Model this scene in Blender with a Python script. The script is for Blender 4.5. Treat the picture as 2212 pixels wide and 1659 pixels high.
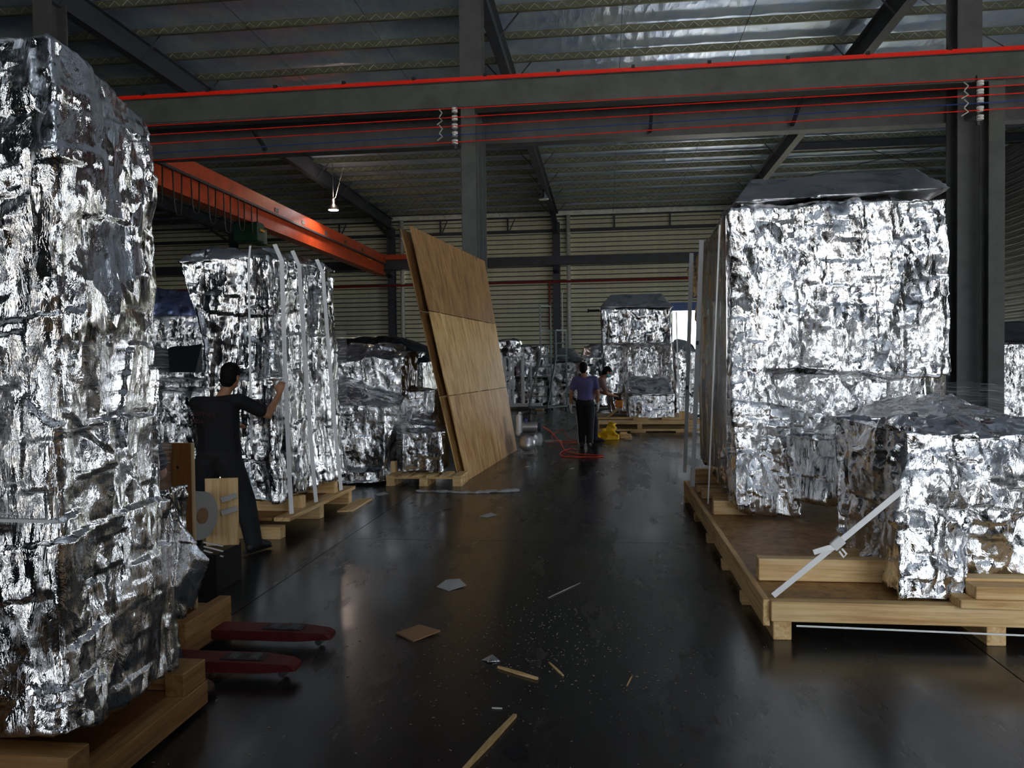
import bpy, bmesh, math, random
import numpy as np
from mathutils import Vector, Matrix

for o in list(bpy.data.objects): bpy.data.objects.remove(o)
SC = bpy.context.scene
COL = SC.collection
R = math.radians

# ------------------------------------------------------------------ camera
YAW, PITCH, ROLL, FPX = R(6.84), R(-1.4), R(0.7), 1700.0
_f = Vector((-math.sin(YAW)*math.cos(PITCH), math.cos(YAW)*math.cos(PITCH), math.sin(PITCH)))
_r0 = Vector((math.cos(YAW), math.sin(YAW), 0)); _u0 = _r0.cross(_f)
_r = _r0*math.cos(ROLL) - _u0*math.sin(ROLL); _u = _u0*math.cos(ROLL) + _r0*math.sin(ROLL)
cd = bpy.data.cameras.new('camera'); cam = bpy.data.objects.new('camera', cd); COL.objects.link(cam)
cd.sensor_width = 36.0; cd.lens = FPX/2212*36.0; cd.clip_end = 400; cd.clip_start = 0.05
m = Matrix.Identity(4)
for i in range(3): m[i][0] = _r[i]; m[i][1] = _u[i]; m[i][2] = -_f[i]
m[0][3], m[1][3], m[2][3] = 0, 0, 1.65
cam.matrix_world = m
SC.camera = cam

# ------------------------------------------------------------------ world, openings, exposure
W = bpy.data.worlds.new('sky'); SC.world = W; W.use_nodes = True
bg = W.node_tree.nodes['Background']
bg.inputs[0].default_value = (0.86, 0.93, 1.0, 1); bg.inputs[1].default_value = 5.4
VS = SC.view_settings
VS.view_transform = 'Standard'; VS.look = 'None'; VS.gamma = 1.0; VS.exposure = 0.0; VS.use_curve_mapping = False

REAR_Y, BACK_Y, LEFT_X, RIGHT_X = -9.0, 42.5, -29.8, 15.7
REAR_DOOR = (0.6, 10.6, 0.0, 7.0)        # x0 x1 z0 z1 in the wall behind the camera
REAR_DOOR2 = (-11.4, -7.8, 0.0, 5.0)   # second doorway in the same wall, further left
SIDE_DOOR = (11.5, 24.5, 0.0, 5.4)      # y0 y1 z0 z1 in the right wall
FAR_DOOR = (3.5, 15.0, 0.0, 4.4)         # x0 x1 z0 z1 in the back wall
sun = bpy.data.lights.new('sun', 'SUN'); sun.energy = 65; sun.angle = R(.6); sun.color = (1, .95, .86)
so = bpy.data.objects.new('sun', sun); COL.objects.link(so); so.rotation_euler = (R(14), R(-26), 0)
def portal(loc, rot, sx, sy):
    l = bpy.data.lights.new('door_daylight', 'AREA'); l.shape = 'RECTANGLE'; l.size = sx; l.size_y = sy
    l.cycles.is_portal = True
    o = bpy.data.objects.new('door_daylight', l); COL.objects.link(o); o.location = loc; o.rotation_euler = rot
portal(((REAR_DOOR[0]+REAR_DOOR[1])/2, REAR_Y-.1, REAR_DOOR[3]/2), (R(90), 0, 0), REAR_DOOR[1]-REAR_DOOR[0], REAR_DOOR[3])
portal(((REAR_DOOR2[0]+REAR_DOOR2[1])/2, REAR_Y-.1, REAR_DOOR2[3]/2), (R(90), 0, 0), REAR_DOOR2[1]-REAR_DOOR2[0], REAR_DOOR2[3])
portal((RIGHT_X+.1, (SIDE_DOOR[0]+SIDE_DOOR[1])/2, SIDE_DOOR[3]/2), (R(90), 0, R(90)), SIDE_DOOR[1]-SIDE_DOOR[0], SIDE_DOOR[3])
portal(((FAR_DOOR[0]+FAR_DOOR[1])/2, BACK_Y+.2, FAR_DOOR[3]/2), (R(90), 0, R(180)), FAR_DOOR[1]-FAR_DOOR[0], FAR_DOOR[3])

# ------------------------------------------------------------------ materials
def mat(name, base, rough=.5, metal=0.0, spec=.5, **k):
    M = bpy.data.materials.new(name); M.use_nodes = True
    b = M.node_tree.nodes['Principled BSDF']
    b.inputs['Base Color'].default_value = (*base, 1); b.inputs['Roughness'].default_value = rough
    b.inputs['Metallic'].default_value = metal; b.inputs['Specular IOR Level'].default_value = spec
    for kk, v in k.items(): b.inputs[kk.replace('_', ' ')].default_value = v
    return M
class NT:
    def __init__(s, M): s.t = M.node_tree; s.b = s.t.nodes['Principled BSDF']
    def n(s, typ, **k):
        x = s.t.nodes.new(typ)
        for a, v in k.items():
            if a[0] == '_': setattr(x, a[1:], v)
            else: x.inputs[a.replace('_', ' ')].default_value = v
        return x
    def l(s, a, b): s.t.links.new(a, b)
    def coord(s, scale=(1, 1, 1), out='Object', rot=(0, 0, 0)):
        tc = s.n('ShaderNodeTexCoord'); mp = s.n('ShaderNodeMapping'); mp.inputs['Scale'].default_value = scale
        mp.inputs['Rotation'].default_value = rot
        s.l(tc.outputs[out], mp.inputs[0]); return mp.outputs[0]
    def noise(s, co, scale=5, detail=4, rough=.55, dist=0):
        x = s.n('ShaderNodeTexNoise', Scale=scale, Detail=detail, Roughness=rough, Distortion=dist); s.l(co, x.inputs['Vector']); return x.outputs['Fac']
    def ramp(s, fac, stops):
        x = s.n('ShaderNodeValToRGB'); e = x.color_ramp.elements
        while len(e) < len(stops): e.new(.5)
        for i, (p, c) in enumerate(stops):
            e[i].position = p; e[i].color = (*c, 1) if len(c) == 3 else c
        s.l(fac, x.inputs[0]); return x.outputs[0]
    def bump(s, h, strength=.3, dist=.01, prev=None):
        x = s.n('ShaderNodeBump', Strength=strength, Distance=dist); s.l(h, x.inputs['Height'])
        if prev is not None: s.l(prev, x.inputs['Normal'])
        return x.outputs[0]
def g(v): return (v, v, v)

def foil_mat(name, base=(.78, .78, .79), rough=.1, fine=1.0, size=1.0, stretch=1.0):
    """metal film whose normal is broken into crisp random facets, with soft waves inside each facet"""
    M = mat(name, base, rough, 1.0); t = NT(M)
    co = t.coord()
    w = t.n('ShaderNodeTexNoise', Scale=3.0, Detail=4.0, Roughness=.6); t.l(co, w.inputs['Vector'])
    geo = t.n('ShaderNodeNewGeometry')
    acc = geo.outputs['Normal']
    for sc, amp, zs, warp in ((4.2, .42*fine, .5, .3), (12, .40*fine, .6, .16), (34, .26*fine, .8, .08)):
        mx = t.n('ShaderNodeVectorMath', _operation='MULTIPLY_ADD'); mx.inputs[1].default_value = (warp,)*3
        t.l(w.outputs['Color'], mx.inputs[0]); t.l(co, mx.inputs[2])
        mp = t.n('ShaderNodeMapping'); mp.inputs['Scale'].default_value = (1, 1, zs*stretch); mp.inputs['Rotation'].default_value = (.25*stretch, .2*stretch, .3); t.l(mx.outputs[0], mp.inputs[0])
        v = t.n('ShaderNodeTexVoronoi', Scale=sc/size, _feature='F1', Randomness=1.0); t.l(mp.outputs[0], v.inputs['Vector'])
        s = t.n('ShaderNodeVectorMath', _operation='SUBTRACT'); s.inputs[1].default_value = (.5, .5, .5); t.l(v.outputs['Color'], s.inputs[0])
        ma = t.n('ShaderNodeVectorMath', _operation='MULTIPLY_ADD')
        calm = t.ramp(t.noise(t.coord((1, 1, .7)), (1.3+sc*.12)/size, 2, .5), [(.40, g(amp*.12)), (.60, g(amp*1.25))]); t.l(calm, ma.inputs[1])
        t.l(s.outputs[0], ma.inputs[0]); t.l(acc, ma.inputs[2]); acc = ma.outputs[0]
    nz = t.n('ShaderNodeVectorMath', _operation='NORMALIZE'); t.l(acc, nz.inputs[0])
    h = t.noise(t.coord((1, 1, .5*stretch)), 16, 5, .62, 1.2)
    t.l(t.bump(h, .55*fine, .02, nz.outputs[0]), t.b.inputs['Normal'])
    r = t.noise(co, 3, 3); t.l(t.ramp(r, [(.3, g(rough*.6)), (.75, g(rough*1.7))]), t.b.inputs['Roughness'])
    return M
FOIL = foil_mat('aluminium_foil')
FOIL_FAR = foil_mat('aluminium_foil_distant', rough=.12, fine=.9)
FOIL_NEAR = foil_mat('aluminium_foil_near', fine=1.05, size=1.6, stretch=.6)
FOIL_PLEAT = foil_mat('aluminium_foil_vertical_pleats', fine=.95, size=1.1, stretch=.28)
FOIL_SIDE_DARKENED = foil_mat('aluminium_foil_pleated_darkened', (.55, .55, .56), .16, .2)  # base colour darkened to suggest the dark surroundings this face mirrors
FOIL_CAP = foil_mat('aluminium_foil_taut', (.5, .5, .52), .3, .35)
BLUEFOIL = foil_mat('blue_tinted_film', (.3, .36, .62), .25, .8)
TARP = mat('black_plastic_sheet', (.012, .012, .014), .28)

def wood_mat(name, axis, c1, c2, c3, rough=.6, s=1.0):
    M = mat(name, c1, rough); t = NT(M)
    sc = [9*s, 9*s, 9*s]; sc[axis] = .7*s
    co = t.coord(tuple(sc)); f = t.noise(co, 2.2, 6, .6, .8)
    big = t.noise(t.coord(), 1.7, 2)
    sc2 = [26*s, 26*s, 26*s]; sc2[axis] = .9*s
    f3 = t.noise(t.coord(tuple(sc2)), 1.6, 5, .7, .5)
    md = t.n('ShaderNodeMath', _operation='MULTIPLY_ADD'); md.inputs[1].default_value = .5; t.l(f3, md.inputs[0])
    hf = t.n('ShaderNodeMath', _operation='MULTIPLY'); hf.inputs[1].default_value = .5; t.l(f, hf.inputs[0]); t.l(hf.outputs[0], md.inputs[2])
    c = t.ramp(md.outputs[0], [(.38, c3), (.5, c1), (.62, c2)])
    mx = t.n('ShaderNodeMix', _data_type='RGBA', _blend_type='MULTIPLY'); mx.inputs[0].default_value = .35
    t.l(c, mx.inputs[6]); t.l(t.ramp(big, [(.35, (.6, .52, .42)), (.65, (1, 1, 1))]), mx.inputs[7])
    t.l(mx.outputs[2], t.b.inputs['Base Color'])
    t.l(t.bump(f, .25, .004), t.b.inputs['Normal'])
    return M
PINE = [wood_mat('pine_timber_'+'xyz'[a], a, (.80, .54, .25), (.90, .68, .38), (.56, .31, .11)) for a in range(3)]
PINE_SHADED = [wood_mat('shaded_brown_timber_'+'xyz'[a], a, (.42, .22, .075), (.52, .30, .12), (.26, .12, .035)) for a in range(3)]  # browner pine, its colour darkened further for the shade at lower left
PLY = wood_mat('birch_plywood', 2, (.66, .42, .15), (.78, .56, .27), (.40, .20, .06), .5, .4)
PLYD = wood_mat('brown_plywood', 2, (.36, .19, .06), (.46, .27, .10), (.19, .09, .03), .5, .4)
PLYR = wood_mat('reddish_plywood', 2, (.58, .32, .11), (.74, .50, .22), (.34, .15, .045), .5, .4)
REDPLY = wood_mat('film_faced_plywood', 2, (.30, .13, .04), (.36, .17, .06), (.2, .08, .025), .4)
EDGE = mat('plywood_edge', (.62, .45, .24), .7)
CARD = mat('cardboard', (.36, .2, .1), .8)

FLOOR = mat('polished_concrete', (.03, .03, .03), .25); t = NT(FLOOR)
co = t.coord(); a = t.noise(co, .55, 6, .6); b2 = t.noise(co, 7, 5, .65); c2 = t.noise(t.coord((1, .25, 1)), 2.3, 5, .7)
mx = t.n('ShaderNodeMix', _data_type='RGBA'); mx.inputs[0].default_value = .5
t.l(t.ramp(a, [(.3, (.013, .013, .014)), (.7, (.036, .034, .031))]), mx.inputs[6])
t.l(t.ramp(b2, [(.35, (.011, .011, .011)), (.62, (.03, .03, .03)), (.78, (.07, .066, .06))]), mx.inputs[7]); t.l(mx.outputs[2], t.b.inputs['Base Color'])
t.l(t.ramp(c2, [(.25, g(.14)), (.5, g(.24)), (.8, g(.42))]), t.b.inputs['Roughness'])
t.l(t.bump(b2, .05, .004, t.bump(t.noise(co, 1.6, 3), .08, .012)), t.b.inputs['Normal'])
JOINT = mat('floor_joint', (.008, .008, .008), .8)

def painted(name, c, rough=.45, metal=0.0, var=.25):
    M = mat(name, c, rough, metal); t = NT(M)
    f = t.noise(t.coord(), 2.5, 5, .65)
    t.l(t.ramp(f, [(.3, tuple(x*(1-var) for x in c)), (.7, tuple(min(1, x*(1+var)) for x in c))]), t.b.inputs['Base Color'])
    return M
STEEL = painted('grey_painted_steel', (.085, .09, .095), .5)
STEELG = painted('grey_green_painted_steel', (.085, .095, .09), .5)
STEELB = painted('dark_blue_grey_steel', (.03, .036, .05), .5)
ORANGE = painted('crane_orange_paint', (.50, .062, .014), .4)
REDP = mat('red_plastic', (.95, .02, .005), .35)
REDPIPE = painted('red_pipe_paint', (.22, .012, .012), .4)
BLUEW = mat('blue_insulation', (.02, .06, .3), .4)
GALV = painted('galvanised_steel', (.15, .16, .11), .45, .4)
GALVL = painted('galvanised_rib', (.55, .56, .48), .4, .5)
FLASH = painted('bright_flashing', (.7, .72, .62), .35, .3)
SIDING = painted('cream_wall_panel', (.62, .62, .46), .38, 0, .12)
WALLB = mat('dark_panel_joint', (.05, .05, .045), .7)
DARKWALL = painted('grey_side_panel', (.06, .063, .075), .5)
PIPEW = mat('white_downpipe', (.55, .56, .52), .4)
BLACK = mat('black_rubber', (.01, .01, .01), .5)
CHROME = mat('machined_steel', (.6, .6, .6), .25, 1.0)
SILVER = mat('silver_tank_paint', (.55, .55, .55), .3, .65)
STRAP = mat('white_polyester_strap', (.93, .93, .93), .45)
WHITE = mat('white_paint', (.75, .75, .74), .4)
PAPER = mat('grey_paper', (.45, .44, .42), .8)
LADDER = painted('grey_green_ladder_paint', (.2, .25, .23), .45)
REDJ = painted('worn_red_jack_paint', (.13, .012, .012), .55)
YELLOW = mat('yellow_tarpaulin', (.95, .55, .0), .45)
HOSE = mat('red_air_hose', (.65, .05, .02), .35)
GREEND = mat('dark_green_hoist', (.01, .04, .025), .4)
BLUEP = mat('blue_plastic', (.02, .05, .3), .35)
CLEAR = mat('clear_plastic', (.9, .95, 1), .08, 0, .5, Alpha=.25)
AMBER = mat('amber_reflector', (.9, .3, .02), .3)
TOOLO = mat('orange_tool_plastic', (.85, .25, .02), .4)
SKIN = mat('skin', (.42, .2, .11), .5)
HAIR = mat('black_hair', (.005, .004, .004), .75, 0, .2)
PURPLE = painted('purple_blue_shirt', (.10, .09, .24), .85)
BLACKC = painted('black_cloth', (.006, .006, .007), .85)
GREYC = painted('dark_grey_trousers', (.012, .012, .013), .85)
NAVY = painted('navy_cloth', (.008, .012, .03), .85)
PINKC = painted('dusty_pink_shirt', (.32, .2, .19), .85)
GLOVE = painted('white_cotton_glove', (.6, .6, .55), .9)
MASK = mat('blue_face_mask', (.12, .5, .62), .7)
BOOT = painted('brown_leather_boot', (.1, .045, .02), .55)
PRINT = mat('dim_red_print', (.06, .008, .014), .7)
PRINTG = mat('dim_grey_print', (.02, .02, .02), .7)

CEIL = mat('foil_faced_insulation', (.6, .72, .92), .3, .6); t = NT(CEIL)
co = t.coord((1, .22, 1)); f1 = t.noise(co, 9, 5, .7, .6); f2 = t.noise(t.coord((1, 1, 1)), 1.2, 3)
v = t.n('ShaderNodeTexVoronoi', Scale=3.2, _feature='F1'); t.l(t.coord((1.2, .45, 1), rot=(0, 0, .5)), v.inputs['Vector'])
t.l(t.bump(f1, .55, .02, t.bump(v.outputs['Distance'], .5, .05)), t.b.inputs['Normal'])
t.l(t.ramp(f2, [(.3, (.46, .62, .95)), (.7, (.74, .85, 1.0))]), t.b.inputs['Base Color'])

FILM = mat('clear_stretch_film', (.85, .87, .88), .16, 0, .9); t = NT(FILM)
tc = t.n('ShaderNodeTexCoord'); mp = t.n('ShaderNodeMapping'); mp.inputs['Scale'].default_value = (1.1, 26, 1); mp.inputs['Rotation'].default_value = (0, 0, .06)
t.l(tc.outputs['UV'], mp.inputs[0])
f = t.noise(mp.outputs[0], 3, 5, .6, .4)
mp2 = t.n('ShaderNodeMapping'); mp2.inputs['Scale'].default_value = (1.5, 60, 1); mp2.inputs['Rotation'].default_value = (0, 0, -.10); t.l(tc.outputs['UV'], mp2.inputs[0])
f2 = t.noise(mp2.outputs[0], 2, 4, .6, .3)
mm = t.n('ShaderNodeMath', _operation='MAXIMUM')
t.l(t.ramp(f, [(.50, g(.03)), (.62, g(.22)), (.76, g(.75))]), mm.inputs[0]); t.l(t.ramp(f2, [(.56, g(.02)), (.74, g(.4))]), mm.inputs[1])
t.l(mm.outputs[0], t.b.inputs['Alpha']); t.l(t.bump(f, .4, .01), t.b.inputs['Normal'])

LAMPON = bpy.data.materials.new('lamp_glow'); LAMPON.use_nodes = True
e = LAMPON.node_tree.nodes['Principled BSDF']; e.inputs['Emission Color'].default_value = (1, .95, 1, 1); e.inputs['Emission Strength'].default_value = 40

# ------------------------------------------------------------------ mesh helpers
OFF = {}
def off(o):
    v = Vector(OFF.get(o.name, (0, 0, 0))); return v
def tag(o, label=None, cat=None, group=None, kind=None):
    if label: o['label'] = label
    if cat: o['category'] = cat
    if group: o['group'] = group
    if kind: o['kind'] = kind
    return o
def thing(name, label, cat, loc=(0, 0, 0), group=None, kind=None):
    o = bpy.data.objects.new(name, None); COL.objects.link(o); o.location = loc; OFF[o.name] = tuple(loc)
    o.empty_display_size = .1
    return tag(o, label, cat, group, kind)
def link(name, me, material, parent=None, loc=None):
    """me in world coordinates unless loc is given (then me is local to loc)"""
    o = bpy.data.objects.new(name, me); COL.objects.link(o)
    if material is not None and not me.materials: me.materials.append(material)
    if parent is not None: o.parent = parent
    base = off(parent) if parent is not None else Vector((0, 0, 0))
    if loc is None:
        if parent is not None: me.transform(Matrix.Translation(-base))
        else:
            vs = [v.co for v in me.vertices]
            c = Vector((sum(v.x for v in vs)/len(vs), sum(v.y for v in vs)/len(vs), min(v.z for v in vs)))
            me.transform(Matrix.Translation(-c)); o.location = c; base = c
        OFF[o.name] = tuple(base)
    else:
        o.location = Vector(loc) - base; OFF[o.name] = tuple(loc)
    return o
def fib(n=34):
    i = np.arange(n)+.5; ph = np.arccos(1-2*i/n); th = np.pi*(1+5**.5)*i
    return np.stack([np.cos(th)*np.sin(ph), np.sin(th)*np.sin(ph), np.cos(ph)], 1)
SPH = fib()
def ball(c, r): return np.asarray(c, float) + SPH*np.asarray(r, float)
def capsule(a, ra, b, rb): return np.concatenate([ball(a, ra), ball(b, rb)])
def bpts(x0, x1, y0, y1, z0, z1): return np.array([(x, y, z) for x in (x0, x1) for y in (y0, y1) for z in (z0, z1)], float)
class MB:
    def __init__(s): s.v = []; s.f = []
    def add(s, vs, fs):
        n = len(s.v); s.v += [tuple(v) for v in vs]; s.f += [tuple(i+n for i in f) for f in fs]; return s
    def box(s, c, d, M=None):
        vs = [Vector(((i & 1)-.5, ((i >> 1) & 1)-.5, (i >> 2)-.5)) for i in range(8)]
        vs = [Vector((v.x*d[0], v.y*d[1], v.z*d[2])) for v in vs]
        if M is not None: vs = [M @ v for v in vs]
        return s.add([Vector(c)+v for v in vs], [(0, 2, 3, 1), (4, 5, 7, 6), (0, 1, 5, 4), (2, 6, 7, 3), (0, 4, 6, 2), (1, 3, 7, 5)])
    def bx(s, x0, x1, y0, y1, z0, z1): return s.box(((x0+x1)/2, (y0+y1)/2, (z0+z1)/2), (abs(x1-x0), abs(y1-y0), abs(z1-z0)))
    def bar(s, a, b, w, h, up=(0, 0, 1)):
        a = Vector(a); b = Vector(b); d = b-a; L = d.length; d.normalize(); upv = Vector(up)
        if abs(d.dot(upv)) > .99: upv = Vector((0, 1, 0))
        sd = d.cross(upv).normalized(); u = sd.cross(d)
        M = Matrix((sd, d, u)).transposed()
        return s.box((a+b)/2, (w, L, h), M)
    def tube(s, pts, r, n=8, cap=True):
        pts = [Vector(p) for p in pts]; rs = r if isinstance(r, (list, tuple)) else [r]*len(pts)
        vs = []; prev = None
        for i, p in enumerate(pts):
            d = (pts[min(i+1, len(pts)-1)]-pts[max(i-1, 0)]).normalized()
            if prev is None: prev = d.orthogonal().normalized()
            sd = (prev - d*prev.dot(d)).normalized(); prev = sd; u = d.cross(sd)
            for k in range(n):
                a = 2*math.pi*k/n; vs.append(p+(sd*math.cos(a)+u*math.sin(a))*rs[i])
        fs = [(i*n+k, i*n+(k+1) % n, (i+1)*n+(k+1) % n, (i+1)*n+k) for i in range(len(pts)-1) for k in range(n)]
        if cap: fs += [tuple(range(n))[::-1], tuple((len(pts)-1)*n+k for k in range(n))]
        return s.add(vs, fs)
    def lathe(s, prof, c, n=20, axis=(0, 0, 1)):
        ax = Vector(axis).normalized(); q = ax.to_track_quat('Z', 'Y'); c = Vector(c); vs = []
        for (r, z) in prof:
            for k in range(n):
                a = 2*math.pi*k/n; vs.append(c + q @ Vector((r*math.cos(a), r*math.sin(a), z)))
        fs = [(i*n+k, i*n+(k+1) % n, (i+1)*n+(k+1) % n, (i+1)*n+k) for i in range(len(prof)-1) for k in range(n)]
        fs += [tuple(range(n))[::-1], tuple((len(prof)-1)*n+k for k in range(n))]
        return s.add(vs, fs)
    def ibeam(s, a, b, w, h, tw=.016, tf=.022):
        a = Vector(a); b = Vector(b)
        s.bar(a+Vector((0, 0, h/2-tf/2)), b+Vector((0, 0, h/2-tf/2)), w, tf); s.bar(a-Vector((0, 0, h/2-tf/2)), b-Vector((0, 0, h/2-tf/2)), w, tf)
        return s.bar(a, b, tw, h-2*tf)
    def hcol(s, x, y, z0, z1, w, d, tw=.02, tf=.03):
        s.bx(x-w/2, x+w/2, y-d/2, y-d/2+tf, z0, z1); s.bx(x-w/2, x+w/2, y+d/2-tf, y+d/2, z0, z1)
        return s.bx(x-tw/2, x+tw/2, y-d/2+tf, y+d/2-tf, z0, z1)
    def hull(s, pts):
        bm = bmesh.new()
        for p in pts: bm.verts.new(p)
        r = bmesh.ops.convex_hull(bm, input=bm.verts)
        for v in [v for v in bm.verts if not v.link_faces]: bm.verts.remove(v)
        bm.verts.index_update(); vs = [v.co.copy() for v in bm.verts]; fs = [tuple(v.index for v in f.verts) for f in bm.faces]; bm.free()
        return s.add(vs, fs)
    def mesh(s, smooth=False, bevel=0):
        me = bpy.data.meshes.new('mesh'); me.from_pydata(s.v, [], s.f); me.update()
        bm = bmesh.new(); bm.from_mesh(me); bmesh.ops.recalc_face_normals(bm, faces=bm.faces)
        if bevel: bmesh.ops.bevel(bm, geom=bm.edges[:], offset=bevel, segments=1, affect='EDGES', clamp_overlap=True)
        bm.to_mesh(me); bm.free()
        if smooth: me.polygons.foreach_set('use_smooth', [True]*len(me.polygons))
        return me
    def build(s, name, material, parent=None, smooth=False, bevel=0):
        return link(name, s.mesh(smooth, bevel), material, parent)
def smooth_angle(o, ang=40):
    me = o.data; me.polygons.foreach_set('use_smooth', [True]*len(me.polygons))
    try: me.set_sharp_from_angle(angle=R(ang))
    except Exception: pass
    return o

# ------------------------------------------------------------------ crumpled sheet surface
def _h(ix, iy, iz, k):
    h = (ix*374761393 + iy*668265263 + iz*2147483647 + k*1274126177) & 0xffffffff
    h = ((h ^ (h >> 13))*1103515245) & 0xffffffff
    h = ((h ^ (h >> 15))*2654435769) & 0xffffffff
    return ((h ^ (h >> 16)) & 0xffffff).astype(np.float32)/np.float32(0xffffff)
def crumple(p, seed, lam=.28):
    """upper envelope of random tilted paraboloids: smooth facets meeting in sharp creases"""
    p = p.astype(np.float32)
    ip = np.floor(p).astype(np.int64); best = np.full(len(p), -9., np.float32)
    for dx in (-1, 0, 1):
        for dy in (-1, 0, 1):
            for dz in (-1, 0, 1):
                x, y, z = ip[:, 0]+dx, ip[:, 1]+dy, ip[:, 2]+dz
                d = [p[:, i]-(q.astype(np.float32)+_h(x, y, z, seed+i)) for i, q in enumerate((x, y, z))]
                val = _h(x, y, z, seed+3)*.35 - lam*(d[0]**2+d[1]**2+d[2]**2)
                for i in range(3): val = val + (_h(x, y, z, seed+4+i)-.5)*1.5*d[i]
                np.maximum(best, val, out=best)
    return best
def solid(hulls, voxel, smooth=4):
    mb = MB()
    for h in hulls: mb.hull(h)
    me = mb.mesh(); o = bpy.data.objects.new('tmp', me); COL.objects.link(o)
    md = o.modifiers.new('r', 'REMESH'); md.mode = 'VOXEL'; md.voxel_size = voxel
    if smooth:
        sm = o.modifiers.new('s', 'SMOOTH'); sm.iterations = smooth; sm.factor = .5
    dg = bpy.context.evaluated_depsgraph_get()
    out = bpy.data.meshes.new_from_object(o.evaluated_get(dg)); bpy.data.objects.remove(o); bpy.data.meshes.remove(me)
    out.polygons.foreach_set('use_smooth', [True]*len(out.polygons))
    return out
def vget(me):
    a = np.empty(len(me.vertices)*3, np.float32); me.vertices.foreach_get('co', a); return a.reshape(-1, 3)
def nget(me):
    a = np.empty(len(me.vertices)*3, np.float32); me.vertices.foreach_get('normal', a); return a.reshape(-1, 3)
def foil(name, hulls, voxel, parent, material=None, seed=1, big=.10, pleat=.05, mid=.03, fine=.006, smooth=2, zmin=None):
    me = solid(hulls, voxel, smooth); v = vget(me); n = nget(me)
    wob = np.stack([np.sin(v[:, 1]*3.1+v[:, 2]*2.3+seed), np.sin(v[:, 0]*2.7+v[:, 2]*1.9+seed*2), np.sin(v[:, 0]*2.2+v[:, 1]*2.9)], 1)*.07
    q = v+wob; d = np.zeros(len(v), np.float32)
    if big: d += big*.5*(crumple(q*np.array([1.5, 1.5, 1.0]), seed*11+1)-crumple(q*np.array([1.7, 1.7, .9]), seed*11+2))
    if pleat: d += pleat*.75*(crumple(q*np.array([5.5, 5.5, .9])+q[:, 2:3]*.35, seed*11+3)-crumple(q*np.array([4.3, 4.3, .7])-q[:, 2:3]*.4, seed*11+4))
    if mid: d += mid*.6*(crumple(q*6.5, seed*11+5)-crumple(q*np.array([7.5, 7.5, 5]), seed*11+6))
    if fine: d += fine*(crumple(q*19, seed*11+7)-crumple(q*17, seed*11+8))
    v2 = v+n*d[:, None]
    if zmin is not None: v2[:, 2] = np.maximum(v2[:, 2], zmin)
    me.vertices.foreach_set('co', v2.astype(np.float32).ravel()); me.update()
    return link(name, me, material or FOIL, parent)
def film(name, poly, z0, z1, parent, slope=0.0, seed=1, rows=14, closed=True, step=.05):
    """a band of stretch film round a footprint polygon, with UV running round it"""
    rnd = random.Random(seed); pts = [Vector((p[0], p[1])) for p in poly]
    if closed: pts.append(pts[0])
    path = [(pts[0], 0.0)]; s = 0
    for a, b in zip(pts[:-1], pts[1:]):
        L = (b-a).length; k = max(1, int(L/step))
        for i in range(1, k+1): path.append((a.lerp(b, i/k), s+L*i/k))
        s += L
    vs = []; uv = []
    for j in range(rows+1):
        v = j/rows
        for p, u in path:
            z = z0+(z1-z0)*v + slope*u + .02*math.sin(u*5+seed)*(1 if j in (0, rows) else .3) + rnd.uniform(-.006, .006)
            vs.append((p.x+rnd.uniform(-.004, .004), p.y+rnd.uniform(-.004, .004), z)); uv.append((u, (z1-z0)*v+seed))
    n = len(path); fs = [(j*n+i, j*n+i+1, (j+1)*n+i+1, (j+1)*n+i) for j in range(rows) for i in range(n-1)]
    me = bpy.data.meshes.new('film'); me.from_pydata(vs, [], fs); me.update()
    ul = me.uv_layers.new(name='UVMap')
    for lp in me.loops: ul.data[lp.index].uv = uv[lp.vertex_index]
    me.polygons.foreach_set('use_smooth', [True]*len(me.polygons))
    return link(name, me, FILM, parent)
def strap(pts, w, parent, nrm, name='strap', material=None, th=.004):
    """flat ribbon through pts, lying across normal nrm"""
    mb = MB(); pts = [Vector(p) for p in pts]; nv = Vector(nrm).normalized()
    vs = []
    for i, p in enumerate(pts):
        d = (pts[min(i+1, len(pts)-1)]-pts[max(i-1, 0)]).normalized(); sd = d.cross(nv).normalized()
        vs += [p+sd*w/2, p-sd*w/2, p-sd*w/2+nv*th, p+sd*w/2+nv*th]
    fs = [(4*i+k, 4*i+(k+1) % 4, 4*i+4+(k+1) % 4, 4*i+4+k) for i in range(len(pts)-1) for k in range(4)]
    fs += [(0, 1, 2, 3), tuple(4*(len(pts)-1)+k for k in range(4))]
    return mb.add(vs, fs).build(name, material or STRAP, parent)
def timber(name, parent, x0, x1, y0, y1, z0, z1, material=None, shaded=False):
    d = (x1-x0, y1-y0, z1-z0); ax = max(range(3), key=lambda i: d[i])
    return MB().bx(x0, x1, y0, y1, z0, z1).build(name, material or (PINE_SHADED if shaded else PINE)[ax], parent, bevel=.004)
# ------------------------------------------------------------------ the setting
def roofz(y): return 10.25-.012*(y-15)
COLX = [-20.65, -11.6, -2.58, 6.6]
ground = tag(MB().bx(-90, 90, -80, 120, -.3, -.06).build('ground', painted('sunlit_yard_concrete', (.34, .33, .31), .8)), kind='structure')
floor = tag(MB().bx(LEFT_X-.3, RIGHT_X+.3, REAR_Y-.3, BACK_Y+.3, -.055, -.012).build('floor', JOINT), kind='structure')
xs = [LEFT_X, -25.2, -20.6, -16.0, -11.5, -7.0, -2.5, 2.1, 6.6, 11.1, RIGHT_X]
ys = [REAR_Y, -4.6, 1.4, 7.28, 13.2, 19.1, 25, 31, 37, BACK_Y]
for i in range(len(xs)-1):
    for j in range(len(ys)-1):
        MB().bx(xs[i]+.004, xs[i+1]-.004, ys[j]+.004, ys[j+1]-.004, -.012, 0).build('slab', FLOOR, floor)

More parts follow.
